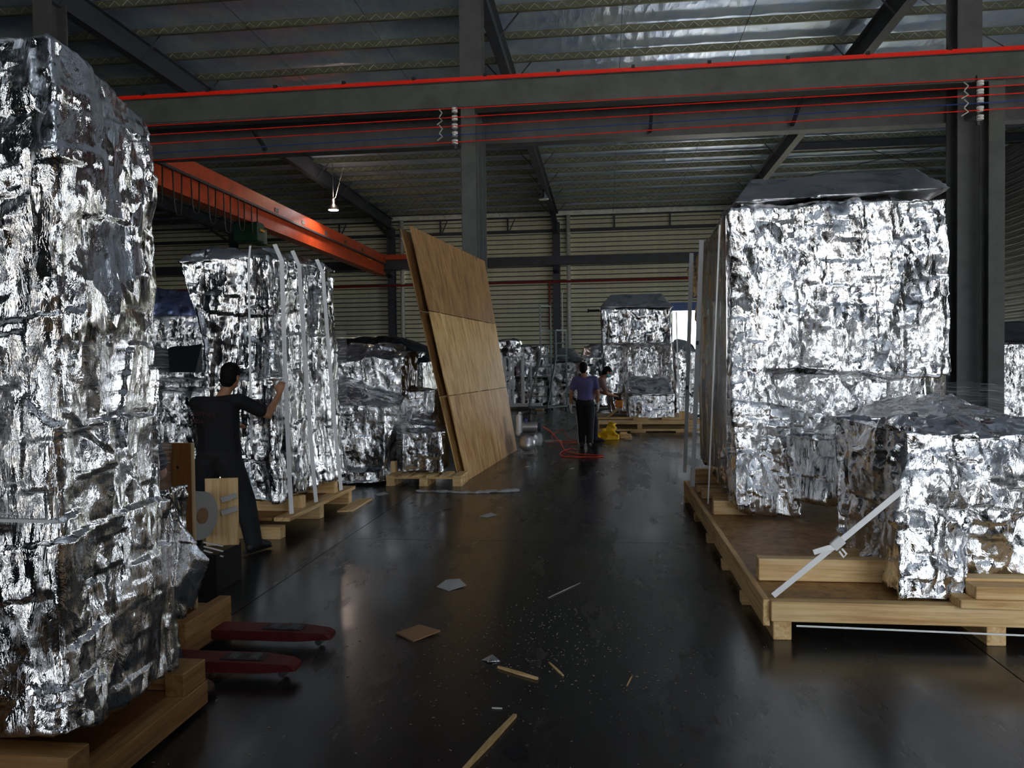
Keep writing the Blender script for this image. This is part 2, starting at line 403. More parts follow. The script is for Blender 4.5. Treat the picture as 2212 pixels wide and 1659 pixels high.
# roof: insulation sheet with a little sag between purlins
PY = [y for y in np.arange(-8.3, 42.3, 1.5)]
nx, ny = 92, 200
gx = np.linspace(LEFT_X, RIGHT_X, nx); gy = np.linspace(REAR_Y, BACK_Y, ny)
vs = []
for y in gy:
    ph = ((y+8.3) % 1.5)/1.5
    for x in gx: vs.append((x, y, roofz(y)-.035*math.sin(math.pi*ph)+.008*math.sin(x*7+y*3)))
fs = [(j*nx+i, j*nx+i+1, (j+1)*nx+i+1, (j+1)*nx+i) for j in range(ny-1) for i in range(nx-1)]
mb = MB(); mb.add(vs, fs); n0 = len(vs)
mb.add([(LEFT_X, REAR_Y, 10.9), (RIGHT_X, REAR_Y, 10.9), (RIGHT_X, BACK_Y, 10.9), (LEFT_X, BACK_Y, 10.9)], [(0, 1, 2, 3)])
ceiling = tag(mb.build('ceiling', CEIL, smooth=True), kind='structure')
pm = MB(); L = RIGHT_X-LEFT_X
pm.bx(-L/2, L/2, -.012, .012, -.1, .1); pm.bx(-L/2, L/2, -.06, .012, -.106, -.092); pm.bx(-L/2, L/2, -.06, -.05, -.106, -.07)
pm = pm.mesh()
zz = MB(); k = 0; x = -L/2+.2
while x < L/2-.2:
    a, b = (-.075, .07) if k % 2 == 0 else (.07, -.075)
    zz.bar((x, -.016, a), (x+.16, -.016, b), .008, .014, up=(0, 1, 0)); x += .16; k += 1
zz = zz.mesh()
for y in PY:
    c = ((LEFT_X+RIGHT_X)/2, y, roofz(y)-.13)
    p = link('purlin', pm, GALV, ceiling, loc=c)
    if y > 14: link('zigzag_rib', zz, GALVL, p, loc=c)
for x in COLX:                                   # rafters with knee braces
    y0, y1 = REAR_Y+.3, BACK_Y-.35
    z0, z1 = roofz(y0)-.24-.3, roofz(y1)-.24-.3
    r = MB().ibeam((x, y0, z0), (x, y1, z1), .24, .6).build('rafter', STEELB, ceiling)
    MB().hull([(x+s*.1, y1-3.2*t, z1-.3-(.55 if t == 0 else 0)-.02*q) for s in (-1, 1) for t in (0, 1) for q in (0, 1)]).build('rafter_haunch', STEELB, r)
    for i, y in enumerate(PY):
        if y > 13 and i % 2 == 0:
            zb = roofz(y)-.24-.58
            for s in (-1, 1): MB().bar((x+s*.1, y, zb), (x+s*.62, y, roofz(y)-.22), .03, .03).build('knee_brace', STEELB, ceiling)
for x in (-8.6, -5.6, .45, 3.5):
    MB().tube([(x, 14, roofz(14)-.25), (x, 42.3, roofz(42.3)-.25)], .008, 5).build('sag_rod', STEELB, ceiling)
for a, b in (((6.7, 18.5), (15.6, 27)), ((15.6, 19), (6.7, 28)), ((6.7, 28), (15.6, 37)), ((15.6, 28), (6.7, 37))):
    MB().tube([(a[0], a[1], roofz(a[1])-.45), (b[0], b[1], roofz(b[1])-.45)], .014, 6).build('bracing_rod', STEELB, ceiling)
MB().ibeam((6.6, 30.5, roofz(30)-.45), (RIGHT_X, 30.5, roofz(30)-.45), .16, .3).build('bay_beam', STEELB, ceiling)

def wall_open(name, axis, pos, th, u0, u1, holes, zt, material):
    mb = MB()
    def seg(a, b, z0, z1):
        if axis == 1: mb.bx(a, b, pos, pos+th, z0, z1)
        else: mb.bx(pos, pos+th, a, b, z0, z1)
    u = u0
    for h0, h1, hz in sorted(holes): seg(u, h0, 0, zt); seg(h0, h1, hz, zt); u = h1
    seg(u, u1, 0, zt)
    return tag(mb.build(name, material), kind='structure')
wback = wall_open('wall_back', 1, BACK_Y, .15, LEFT_X, RIGHT_X, [(FAR_DOOR[0], FAR_DOOR[1], FAR_DOOR[3])], 10.5, WALLB)
wrear = wall_open('wall_rear', 1, REAR_Y-.15, .15, LEFT_X, RIGHT_X, [(REAR_DOOR[0], REAR_DOOR[1], REAR_DOOR[3]), (REAR_DOOR2[0], REAR_DOOR2[1], REAR_DOOR2[3])], 10.6, DARKWALL)
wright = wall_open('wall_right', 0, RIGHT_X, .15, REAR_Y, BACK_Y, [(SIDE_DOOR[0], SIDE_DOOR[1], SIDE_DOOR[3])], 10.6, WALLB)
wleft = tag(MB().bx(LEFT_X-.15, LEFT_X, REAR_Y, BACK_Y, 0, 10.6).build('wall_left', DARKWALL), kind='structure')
# horizontal siding panels on the back wall, one object each, sharing a mesh per span
edges = [LEFT_X] + COLX + [RIGHT_X]
def siding_mesh(L):
    h = .245; pr = [(-h/2+.022, 0), (-h/2+.034, -.028), (-.02, -.03), (0, -.02), (.02, -.03), (h/2-.034, -.028), (h/2-.022, 0)]
    mb = MB(); n = len(pr)
    mb.add([(-L/2, y, z) for z, y in pr]+[(L/2, y, z) for z, y in pr], [(i, i+1, n+i+1, n+i) for i in range(n-1)]+[tuple(range(n))[::-1], tuple(range(n, 2*n))])
    return mb.mesh()
cache = {}
def panel(x0, x1, z, parent, yplane, material):
    L = round(x1-x0-.03, 3)
    if L not in cache: cache[L] = siding_mesh(L)
    o = link('siding_panel', cache[L], material, parent, loc=((x0+x1)/2, yplane, z)); return o
for k in range(39):
    z = .13+k*.247
    for a, b in zip(edges[:-1], edges[1:]):
        if a < FAR_DOOR[0] < b and z < FAR_DOOR[3]+.1:
            panel(a, FAR_DOOR[0]-.12, z, wback, BACK_Y, SIDING); panel(FAR_DOOR[1]+.12, b, z, wback, BACK_Y, SIDING)
        else: panel(a, b, z, wback, BACK_Y, SIDING)
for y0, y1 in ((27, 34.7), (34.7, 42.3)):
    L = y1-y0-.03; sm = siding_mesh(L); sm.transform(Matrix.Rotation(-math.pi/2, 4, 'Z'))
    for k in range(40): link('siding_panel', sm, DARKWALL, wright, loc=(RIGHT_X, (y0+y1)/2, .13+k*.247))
# door frame, roller box and half raised blue shutter of the far door
d1 = tag(MB().bx(FAR_DOOR[0]-.12, FAR_DOOR[0], BACK_Y-.06, BACK_Y+.1, 0, FAR_DOOR[3]+.12).bx(FAR_DOOR[1], FAR_DOOR[1]+.12, BACK_Y-.06, BACK_Y+.1, 0, FAR_DOOR[3]+.12).bx(FAR_DOOR[0]-.12, FAR_DOOR[1]+.12, BACK_Y-.06, BACK_Y+.1, FAR_DOOR[3], FAR_DOOR[3]+.12).build('door_1', STEELB), kind='structure')
BLUESH = painted('blue_roller_shutter', (.03, .12, .42), .4)
for k in range(4): MB().bx(FAR_DOOR[0]-.1, FAR_DOOR[1]+.1, BACK_Y-.13-.02*(k % 2), BACK_Y-.07, FAR_DOOR[3]+.0+k*.11, FAR_DOOR[3]+.1+k*.11).build('shutter_slat', BLUESH, d1)
tag(MB().bx(LEFT_X, RIGHT_X, BACK_Y-.12, BACK_Y-.04, 9.62, 9.86).build('trim_1', FLASH), kind='structure')
for z in (8.78,):
    gi = MB().bx(LEFT_X, RIGHT_X, BACK_Y-.2, BACK_Y-.1, z-.06, z+.06).build('girt', STEELB, wback)
MB().bx(LEFT_X, RIGHT_X, BACK_Y-.16, BACK_Y-.08, 9.52, 9.6).build('girt', STEELB, wback)
for x in (-17.5, -14.6, -8.9, -7.1, -5.2, .5, 3.4, 9.5, 12.5):
    MB().bar((x, BACK_Y-.18, 8.8), (x, BACK_Y-.18, 9.6), .09, .06).build('girt_hanger', STEELB, wback)
    if x < 0: MB().bar((x+.06, BACK_Y-.18, 8.8), (x+.38, BACK_Y-.18, 9.5), .05, .05).build('girt_brace', STEELB, wback)

# columns
names = {-20.65: ('dark grey steel building column farthest left in the row', 'grey steel wall column at the far left of the panelled wall'),
         -11.6: ('dark building column rising behind the tall foil stack on the left', 'grey wall column beside the orange crane end'),
         -2.58: ('grey building column behind the leaning plywood panel', 'blue grey wall column beside the pale downpipe'),
         6.6: ('dark building column behind the large foil machine on the right', 'wall column hidden past the bright doorway')}
for x in COLX:
    t = thing('steel_column', names[x][0], 'column', (x, 15.55, 0), 'building columns')
    MB().hcol(x, 15.55, .03, roofz(15.5)-.8, .42, .5).build('shaft', STEEL, t)
    MB().bx(x-.35, x+.35, 15.2, 15.9, 0, .03).build('base_plate', STEEL, t)
    c = thing('crane_column', {-20.65: 'grey crane post at far left under the red railed girder', -11.6: 'grey crane post behind the wrapped stack on the left', -2.58: 'light grey crane post behind the plywood sheets', 6.6: 'grey green crane post right of the large foil machine'}[x], 'column', (x+.1, 14.65, 0), 'crane runway columns')
    MB().hcol(x+.08, 14.65, .03, 6.4, .26, .36).build('shaft', STEELG, c)
    MB().bx(x-.2, x+.4, 14.4, 14.9, 0, .03).build('base_plate', STEEL, c)
    MB().bar((x+.1, 14.85, 6.1), (x, 15.3, 6.1), .2, .25).build('tie_plate', STEEL, c)
    t = thing('wall_column', names[x][1], 'column', (x, BACK_Y-.4, 0), 'back wall columns')
    MB().hcol(x, BACK_Y-.4, 0, 9.2, .38, .36).build('shaft', STEELB, t)
    MB().bar((x, BACK_Y-.55, 6.6), (x, BACK_Y-1.1, 6.75), .25, .3).build('crane_bracket', STEELB, t)

# crane runway beams
t = thing('crane_runway_beam', 'grey crane runway girder with bright red rail along its top', 'girder', (0, 14.65, 6.42))
MB().ibeam((LEFT_X, 14.65, 6.66), (RIGHT_X, 14.65, 6.66), .3, .5).bx(LEFT_X, RIGHT_X, 14.5, 14.53, 6.44, 6.9).build('beam', STEELG, t)
rr = MB().bx(LEFT_X, RIGHT_X, 14.49, 14.55, 6.915, 6.985).build('red_conductor_rail', REDP, t)
for i in range(34): MB().bx(LEFT_X+.6+i*1.35, LEFT_X+.66+i*1.35, 14.48, 14.56, 6.97, 7.03).build('rail_clip', BLACK, rr)
MB().bx(LEFT_X, RIGHT_X, 14.68, 14.75, 6.91, 6.97).build('crane_rail', STEEL, t)
t = thing('crane_runway_beam', 'darker second runway girder behind the red railed one', 'girder', (0, 15.9, 6.08))
MB().ibeam((LEFT_X, 15.95, 6.5), (RIGHT_X, 15.95, 6.5), .3, .8).build('beam', STEEL, t)
for x in (-7, .9, 3.6, 11): MB().bar((x, 15.0, 6.5), (x, 15.8, 6.2), .06, .06).build('lacing_bar', STEELB, t)
t = thing('crane_runway_beam', 'dark blue grey runway girder along the panelled back wall', 'girder', (0, 41.4, 6.85))
MB().ibeam((LEFT_X, 41.4, 7.06), (RIGHT_X, 41.4, 7.06), .28, .42).bx(LEFT_X, RIGHT_X, 41.25, 41.28, 6.87, 7.25).build('beam', STEELB, t)
MB().bx(LEFT_X, RIGHT_X, 41.37, 41.43, 7.27, 7.33).build('crane_rail', STEELB, t)
# conductor wires and insulators
for i, (zl, zr) in enumerate(((6.35, 6.39), (6.19, 6.25), (6.03, 6.11), (5.87, 5.98), (5.74, 5.86))):
    w = MB(); xx = np.linspace(LEFT_X, RIGHT_X, 40)
    w.tube([(x, 14.3, zl+(zr-zl)*(x+2.7)/8.6) for x in xx], .009, 5)
    tag(w.build('conductor_wire', BLUEW if i == 3 else REDP), ['red conductor wire, top of the five under the girder', 'red conductor wire, second from the top under the girder', 'red conductor wire just above the blue one', 'thin blue conductor wire under the girder', 'red conductor wire, lowest of the five under the girder'][i], 'wire', 'crane conductor wires')
for x, lab in ((-2.72, 'ceramic wire insulators on the crane post behind the plywood'), (6.35, 'stack of white ceramic insulators on the right crane post')):
    t = thing('insulator_rack', lab, 'insulator', (x, 14.35, 5.7), 'wire insulator racks')
    MB().bx(x-.02, x+.02, 14.4, 14.46, 5.65, 6.5).build('bracket', STEEL, t)
    for i in range(5): MB().lathe([(.02, -.05), (.055, -.045), (.055, -.02), (.03, -.01), (.055, .0), (.055, .03), (.02, .04)], (x, 14.34, 5.76+i*.145), 12).build('insulator', WHITE, t, smooth=False)
    for i in range(4): MB().tube([(x-.32+.05*(i % 2), 14.29, 5.78+i*.145), (x-.22, 14.27, 5.84+i*.145), (x-.28, 14.29, 5.91+i*.145)], .012, 6).build('jumper_cable', PIPEW, t)

# overhead travelling crane
t = thing('overhead_crane', 'orange overhead crane bridge with hanging festoon cable', 'crane', (-11.9, 28, 6.5))
MB().bx(-12.15, -11.68, 15.95, 41.3, 7.08, 7.6).build('upper_box', ORANGE, t, bevel=.02)
MB().bx(-12.05, -11.74, 16.3, 41.1, 6.56, 7.1).bx(-12.12, -11.66, 16.3, 41.1, 6.5, 6.56).build('lower_web', ORANGE, t)
tr = MB().bx(-11.66, -11.58, 16.4, 41, 7.05, 7.12).build('festoon_track', STEELB, t)
for i, y in enumerate((27.0, 29.5, 32.0, 34.5, 37.0)): MB().bx(-11.676, -11.664, y, y+.3, 7.22, 7.36).build('web_plate', STEEL, t)
MB().bx(-13.6, -10.2, 41.15, 41.65, 7.34, 7.62).build('end_carriage', ORANGE, t, bevel=.02)
MB().bx(-13.6, -10.2, 15.85, 16.08, 6.91, 7.1).build('end_carriage', ORANGE, t, bevel=.02)
for y in (36.2, 38.0):
    for k in (0, .35): MB().bx(-11.67, -11.655, y+k, y+k+.22, 6.96, 7.02).build('warning_reflector', AMBER, t)
for i in range(8):
    y = 18.3+i*.95
    MB().tube([(-11.6, y+.45*u, 7.06-1.15*(1-(2*u-1)**4)**.5*(.85+.1*(i % 3))) for u in np.linspace(0, 1, 15)], .022, 6).build('festoon_loop', BLACK, t)
MB().hull(ball((-11.9, 25.6, 6.15), (.28, .55, .3))).build('hoist_drum', GREEND, t)
h = MB().bx(-12.3, -11.4, 25.0, 25.5, 5.85, 6.5).bx(-12.1, -11.7, 25.9, 26.4, 5.9, 6.5).build('hoist_motor', GREEND, t, bevel=.04)
MB().bx(-11.39, -11.37, 25.1, 25.45, 6.2, 6.27).build('nameplate', AMBER, h)
MB().tube([(-11.9, 25.6, 5.9), (-11.9, 25.6, 5.0)], .02, 6).build('hoist_chain', BLACK, t)
# small far pipes
tag(MB().tube([(LEFT_X, 41.84, 6.02), (RIGHT_X, 41.84, 6.03)], .06, 10).tube([(-2.95, 41.84, 6.02), (-2.95, 41.84, 3.4)], .05, 10).build('fire_pipe', REDPIPE), 'dark red fire pipe running along the back wall', 'pipe')
for x, lab in ((-1.95, 'pale vertical downpipe right of the middle wall column'), (-11.05, 'cream vertical downpipe near the orange crane end')):
    t = thing('downpipe', lab, 'pipe', (x, 42.2, 0), 'downpipes')
    MB().tube([(x, 42.25, 0), (x, 42.25, 9.6)], .11, 12).build('pipe', PIPEW, t, smooth=True)
    for z in (3, 4.6, 7, 8.6): MB().lathe([(.11, -.06), (.13, -.05), (.13, .05), (.11, .06)], (x, 42.25, z), 12).build('collar', PIPEW, t)
tag(MB().tube([(-2.3, 42.1, 0), (-2.3, 42.1, 5.4), (-2.2, 42.1, 5.6)], .035, 8).build('conduit_pipe', WHITE), 'thin white conduit clipped beside the blue grey wall column', 'conduit')

# high-bay lamps
def lamp(p, top, lab, on=False):
    t = thing('high_bay_lamp', lab, 'lamp', p, 'high bay lamps')
    MB().lathe([(.24, 0), (.235, .02), (.12, .2), (.08, .24), (.07, .42), (.03, .45)], p, 20).build('reflector', CHROME, t, smooth=True)
    MB().lathe([(.2, -.01), (.2, .012)], p, 20).build('bulb_glass', LAMPON if on else WHITE, t)
    MB().tube([(p[0], p[1], p[2]+.44), (p[0], p[1], top)], .012, 6).build('hanger_rod', STEELB, t)
    MB().tube([(p[0], p[1], p[2]+.42), (p[0]+.1, p[1], p[2]+.5), (p[0]+.5, p[1], top)], .008, 5).build('lamp_cable', PIPEW, t)
    if on:
        l = bpy.data.lights.new('lamp_light', 'SPOT'); l.energy = 220; l.color = (1, .9, .8); l.spot_size = R(150); l.shadow_soft_size = .2
        lo = bpy.data.objects.new('lamp_light', l); COL.objects.link(lo); lo.location = (p[0], p[1], p[2]-.05)
        l2 = bpy.data.lights.new('added_uplight', 'POINT'); l2.energy = 45; l2.color = (1, .7, .5); l2.shadow_soft_size = .1  # added light above the lamp, without a fixture of its own
        lo = bpy.data.objects.new('added_uplight', l2); COL.objects.link(lo); lo.location = (p[0]+.1, p[1]-.1, p[2]+.62)
lamp((-10.82, 30.7, 7.95), 9.83, 'lit high bay lamp glowing beside the orange crane bridge', True)
lamp((-2.62, 34, 8.75), 9.43, 'unlit bell shaped lamp hanging at the middle rafter')
lamp((-2.62, 22, 8.3), 9.57, 'unlit lamp just below the girder by the middle rafter')
lamp((-11.5, 24, 8.8), 9.55, 'unlit lamp above the red wires on the left')
lamp((6.5, 24, 8.95), 9.55, 'unlit lamp under the rafter above the large foil machine')
# ------------------------------------------------------------------ plywood panel leaning in the middle
def lean(y0, y1, xb0, xb1, z0, z1, xoff, th=.018, slope=.2135):
    # sheet edge points: base line runs from (xb0,11.08) to (xb1,15.1); x shifts left with height
    def X(y, z): return xb0+(xb1-xb0)*(y-11.08)/(15.1-11.08)-(slope-.0535*(y-11.08)/4.02)*z+xoff
    return [(X(y, z)-s*th, y, z) for y in (y0, y1) for z in (z0, z1) for s in (0, 1)]
pl = thing('leaning_plywood', 'large pale plywood sheet of joined boards leaning beside the aisle', 'plywood', (-2.1, 13, 0))
seams = [11.08, 13.52, 15.12]
for k, (z0, z1) in enumerate(((0, 1.21), (1.222, 2.432), (2.444, 3.66))):
    for i in range(2):
        y0, y1 = seams[i], seams[i+1]-.008
        top = z1 if k < 2 else z1
        mb = MB(); mb.hull(lean(y0, y1, -1.985, -1.73, z0, top, 0.0))
        mb.build('plywood_board', [PLYR, PLY, PLYD][k], pl)
for y in (11.6, 12.9, 14.2): MB().hull(lean(y, y+.09, -1.985, -1.73, .0, 3.6, -.02, .05)).build('backing_batten', PINE[2], pl)
p2 = thing('leaning_plywood', 'second plywood sheet showing as a strip behind the big leaning one', 'plywood', (-2.4, 12, 0))
for k, (z0, z1) in enumerate(((0, 1.21), (1.222, 2.432), (2.444, 3.62))):
    MB().hull(lean(11.06, 13.6, -1.985, -1.73, z0, z1, -.11, .018, .221)).build('plywood_board', [PLY, PLYD, PLYD][k], p2)

# ------------------------------------------------------------------ tall wrapped stack, left foreground
t = thing('wrapped_machine', 'tall foil wrapped machine cropped by the left edge', 'machine', (-2.6, 3.05, 0))
f = foil('foil_cover', [
    bpts(-3.7, -2.01, 2.70, 3.38, .75, 2.72),
    np.array([(x, y, 2.68) for x in (-3.7, -2.01) for y in (2.70, 3.38)]+[(-3.7, 2.74, 2.90), (-2.04, 2.72, 2.90), (-2.03, 3.36, 2.76), (-3.7, 3.36, 2.86)]),
    ball((-2.09, 2.76, 2.88), (.03, .03, .025)),
    np.array([(-3.7, 2.72, 1.05), (-2.02, 2.70, 1.05), (-2.0, 3.42, 1.05), (-3.7, 3.40, 1.05), (-3.7, 2.66, .30), (-1.97, 2.64, .30), (-1.97, 3.40, .27), (-3.7, 3.36, .3)]),
    ],   .0105, t, FOIL_NEAR, seed=3, big=.06, pleat=.05, mid=.055, fine=.005, smooth=3, zmin=.245)
sk = foil('foil_skirt', [np.array([(-2.06, 3.30, 1.12), (-1.98, 3.50, 1.10), (-2.05, 3.52, .62), (-2.02, 3.35, .5), (-1.97, 3.46, .48)]),
    np.array([(-1.98, 3.46, .92), (-1.84, 3.46, .76), (-1.9, 3.42, .76), (-1.96, 3.5, .5), (-2.0, 3.4, .6)])], .007, t, FOIL_NEAR, seed=5, big=.04, pleat=.03, mid=.02, fine=.006, smooth=2)
film('stretch_film', [(-3.72, 2.66), (-1.985, 2.665), (-1.98, 3.38), (-2.3, 3.44)], 1.08, 1.78, t, seed=2, closed=False)
strap([(-2.055, 2.70, 1.78), (-2.045, 2.695, 1.4), (-2.04, 2.70, 1.1)], .007, t, (.7, -.7, 0), 'film_edge')
strap([(-3.7, 2.67, 1.14), (-2.9, 2.665, 1.1), (-2.02, 2.68, 1.09)], .012, t, (0, -1, 0), 'tie_band')
p = thing('pallet', 'pine pallet under the tall foil stack at the left edge', 'pallet', (-2.6, 3, 0))
timber('side_beam', p, -2.05, -1.945, 2.0, 3.60, .02, .13, shaded=True); timber('side_beam', p, -3.3, -3.2, 2.0, 3.60, .02, .13, shaded=True)
timber('cross_beam', p, -3.2, -2.05, 3.46, 3.6, .13, .235, shaded=True); timber('cross_beam', p, -3.2, -1.96, 2.62, 2.74, .13, .235, shaded=True)
timber('end_beam', p, -3.2, -1.90, 2.28, 2.42, .0, .11, shaded=True); timber('top_block', p, -2.05, -1.955, 3.40, 3.6, .13, .235, shaded=True)
MB().bx(-3.2, -2.05, 2.42, 3.46, .11, .128).build('deck_board', REDPLY, p)
# blue-capped bottles
def bottle(x, y, h, lab):
    b = thing('bottle', lab, 'bottle', (x, y, 0), 'blue capped bottles on the floor')
    MB().lathe([(.03, 0), (.043, .01), (.045, .06), (.04, .1), (.045, .14), (.04, h-.09), (.018, h-.035), (.016, h-.02)], (x, y, 0), 20).build('bottle_body', CLEAR, b, smooth=True)
    MB().lathe([(.028, h-.06), (.031, h-.055), (.031, h-.02), (.024, h)], (x, y, 0), 18).build('cap', BLUEP, b, smooth=False)
bottle(-1.70, 2.36, .29, 'clear bottle with blue cap beside the left foil stack'); bottle(-1.85, 2.255, .25, 'blue capped bottle nearest the left edge, mostly below the frame')

# ------------------------------------------------------------------ second wrapped machine with straps
t = thing('wrapped_machine', 'tall foil wrapped machine with white straps beside the worker in black', 'machine', (-3.7, 8.2, 0))
foil('foil_cover', [
    bpts(-3.98, -3.22, 7.34, 9.22, .34, 2.0),
    np.array([(-3.98, 7.34, 1.7), (-3.24, 7.34, 1.7), (-3.24, 9.22, 1.7), (-3.98, 9.22, 1.7), (-4.16, 7.34, 2.68), (-3.24, 7.32, 2.72), (-3.24, 9.24, 2.76), (-4.16, 9.2, 2.7)]),
    np.array([(-4.2, 7.32, 2.70), (-3.24, 7.32, 2.74), (-3.22, 9.26, 2.80), (-4.15, 9.2, 2.72), (-4.05, 7.45, 2.84), (-3.4, 7.5, 2.86), (-3.4, 9.0, 2.88), (-4.0, 9.0, 2.86)]),
    np.array([(-3.6, 7.25, .34), (-3.17, 7.28, .34), (-3.17, 9.28, .36), (-3.9, 9.2, .34), (-3.25, 7.4, 1.0), (-3.9, 7.4, 1.0), (-3.25, 9.1, 1.0)]),
    ], .0155, t, FOIL_PLEAT, seed=7, big=.09, pleat=.09, mid=.04, fine=.006, zmin=.32)
film('stretch_film', [(-3.25, 7.24), (-3.13, 7.26), (-3.14, 9.3), (-3.6, 9.34)], 1.2, 2.0, t, seed=4, closed=False, slope=.03)
for k, (ya, yb) in enumerate(((7.42, 7.40), (7.86, 8.06), (8.55, 8.86))):
    strap([(-3.22, ya, 2.86), (-3.15, ya, 2.7), (-3.135, ya+.4*(yb-ya), 1.7), (-3.11, ya+.8*(yb-ya), .7), (-3.09, yb, .21)], .045, t, (.75, -.66, 0))
strap([(-3.43, 7.34, 2.84), (-3.41, 7.25, 2.66), (-3.40, 7.22, 1.6), (-3.39, 7.2, .9)], .02, t, (0, -1, 0))
p = thing('pallet', 'pine skid under the strapped foil machine behind the worker', 'pallet', (-3.6, 8.3, 0))
timber('side_board', p, -3.22, -3.06, 7.28, 9.3, .155, .195)
timber('cross_beam', p, -4.3, -3.12, 7.2, 7.32, .0, .12); timber('cross_beam', p, -4.3, -3.1, 8.2, 8.32, 0, .155); timber('cross_beam', p, -4.3, -3.08, 9.1, 9.22, 0, .155)
timber('block', p, -3.24, -3.13, 7.78, 7.88, .195, .32); timber('block', p, -3.45, -3.12, 8.72, 8.84, .195, .32)
timber('spacer', p, -4.2, -3.2, 7.6, 7.7, .195, .32); timber('side_board', p, -4.3, -4.16, 7.28, 9.3, .155, .195)
MB().bx(-4.15, -3.25, 7.3, 9.25, .16, .19).build('deck_board', PLYD, p)
pc = tag(MB().hull([(-3.0+x, 8.9+y, z) for x, y in ((-.05, -.3), (.12, -.25), (.1, .55), (-.06, .5)) for z in (.0, .018)]).build('loose_plank', PINE[1]), 'thin loose plank on the floor beside the strapped machine pallet', 'plank')

# ------------------------------------------------------------------ dark wrapped machine further left
t = thing('wrapped_machine', 'dark foil wrapped machine with blue film top behind the worker in black', 'machine', (-6.0, 11, 0))
foil('foil_cover', [bpts(-6.9, -5.55, 10.5, 12.0, .1, 2.3), bpts(-6.8, -5.5, 10.25, 11.9, .1, 1.35), bpts(-6.75, -5.5, 10.4, 11.9, 1.5, 2.4)], .024, t, seed=9, big=.06, pleat=.04, mid=.04, fine=.006)
foil('film_top', [np.array([(-6.9, 10.42, 2.42), (-5.5, 10.42, 2.34), (-5.5, 12, 2.4), (-6.9, 12, 2.5), (-6.8, 10.7, 2.86), (-5.7, 10.8, 2.72), (-5.6, 11.9, 2.7), (-6.8, 11.9, 2.84)])], .024, t, BLUEFOIL, seed=10, big=.05, pleat=.06, mid=.03)
MB().hull([(-6.95, 10.2, 1.62), (-5.6, 10.2, 1.60), (-6.95, 10.42, 2.0), (-5.6, 10.42, 2.02), (-6.95, 10.45, 1.6), (-5.6, 10.45, 1.6)]).build('black_sheet', TARP, t)
timber('skid', t, -6.9, -5.5, 10.3, 10.45, 0, .1); timber('skid', t, -6.9, -5.5, 11.7, 11.85, 0, .1)

# ------------------------------------------------------------------ low wrapped machines left of the plywood
t = thing('wrapped_machine', 'low foil wrapped machine on the floor left of the small pallet', 'machine', (-3.3, 11, 0))
foil('foil_cover', [
    bpts(-3.72, -3.06, 10.62, 11.5, .03, 1.12),
    np.array([(-3.72, 10.62, 1.1), (-2.85, 10.75, 1.1), (-3.72, 12.2, 1.1), (-2.8, 12.2, 1.0), (-4.0, 11.4, 1.5), (-2.9, 11.4, 1.3), (-4, 12.2, 1.5), (-2.9, 12.2, 1.3), (-3.1, 10.75, .3), (-3.0, 11.8, .1)]),
    bpts(-4.1, -3.05, 11.4, 12.4, .05, 1.72), bpts(-3.55, -2.95, 11.25, 12.0, 1.2, 1.80),
    np.array([(-4.1, 11.4, 1.7), (-3.2, 11.4, 1.7), (-4.1, 12.4, 1.95), (-3.2, 12.4, 1.95), (-4.1, 12, 1.98), (-3.3, 12, 1.95)]),
    bpts(-3.85, -3.1, 10.5, 10.9, .03, .22)], .0195, t, seed=12, big=.14, pleat=.05, mid=.05, fine=.007, zmin=.01)
film('stretch_film', [(-3.85, 10.50), (-3.0, 10.52), (-2.78, 10.9), (-2.7, 11.6)], .85, 1.2, t, seed=6, closed=False, slope=-.05)
t = thing('wrapped_machine', 'foil wrapped block strapped on the small pallet beside the plywood', 'machine', (-2.5, 11, .15))
foil('foil_cover', [bpts(-2.86, -2.30, 10.72, 11.4, .16, .74), np.array([(-2.8, 10.8, .7), (-2.36, 10.8, .68), (-2.36, 11.5, .7), (-2.8, 11.5, .7), (-2.82, 11.2, 1.02), (-2.45, 11.25, .92), (-2.5, 11.5, .96)]),
    bpts(-2.95, -2.5, 11.4, 12.0, .16, 1.3)], .0155, t, seed=14, big=.10, pleat=.05, mid=.05, fine=.007, zmin=.15)
film('film_tail', [(-2.92, 10.70), (-2.86, 10.66), (-2.72, 10.60)], .02, .9, t, seed=8, closed=False)
def epal(x0, x1, y0, y1, lab, grp, n=3, h=.144):
    p = thing('pallet', lab, 'pallet', ((x0+x1)/2, (y0+y1)/2, 0), grp)
    for i in range(3):
        xx = x0+(x1-x0-.13)*i/2
        timber('bottom_board', p, xx, xx+.13, y0, y1, 0, .022)
        for j in range(3):
            yy = y0+(y1-y0-.13)*j/2; timber('block', p, xx+.005, xx+.125, yy, yy+.13, .022, h-.044)
    for j in range(3):
        yy = y0+(y1-y0-.13)*j/2; timber('stringer_board', p, x0, x1, yy, yy+.13, h-.044, h-.022)
    for i in range(6):
        xx = x0+(x1-x0-.12)*i/5; timber('deck_board', p, xx, xx+.12, y0, y1, h-.022, h)
    return p
epal(-3.03, -1.97, 10.52, 11.02, 'small pine pallet at the foot of the leaning plywood', None)
timber('stub', bpy.data.objects['pallet.002'], -3.05, -2.98, 10.85, 10.95, .144, .30)

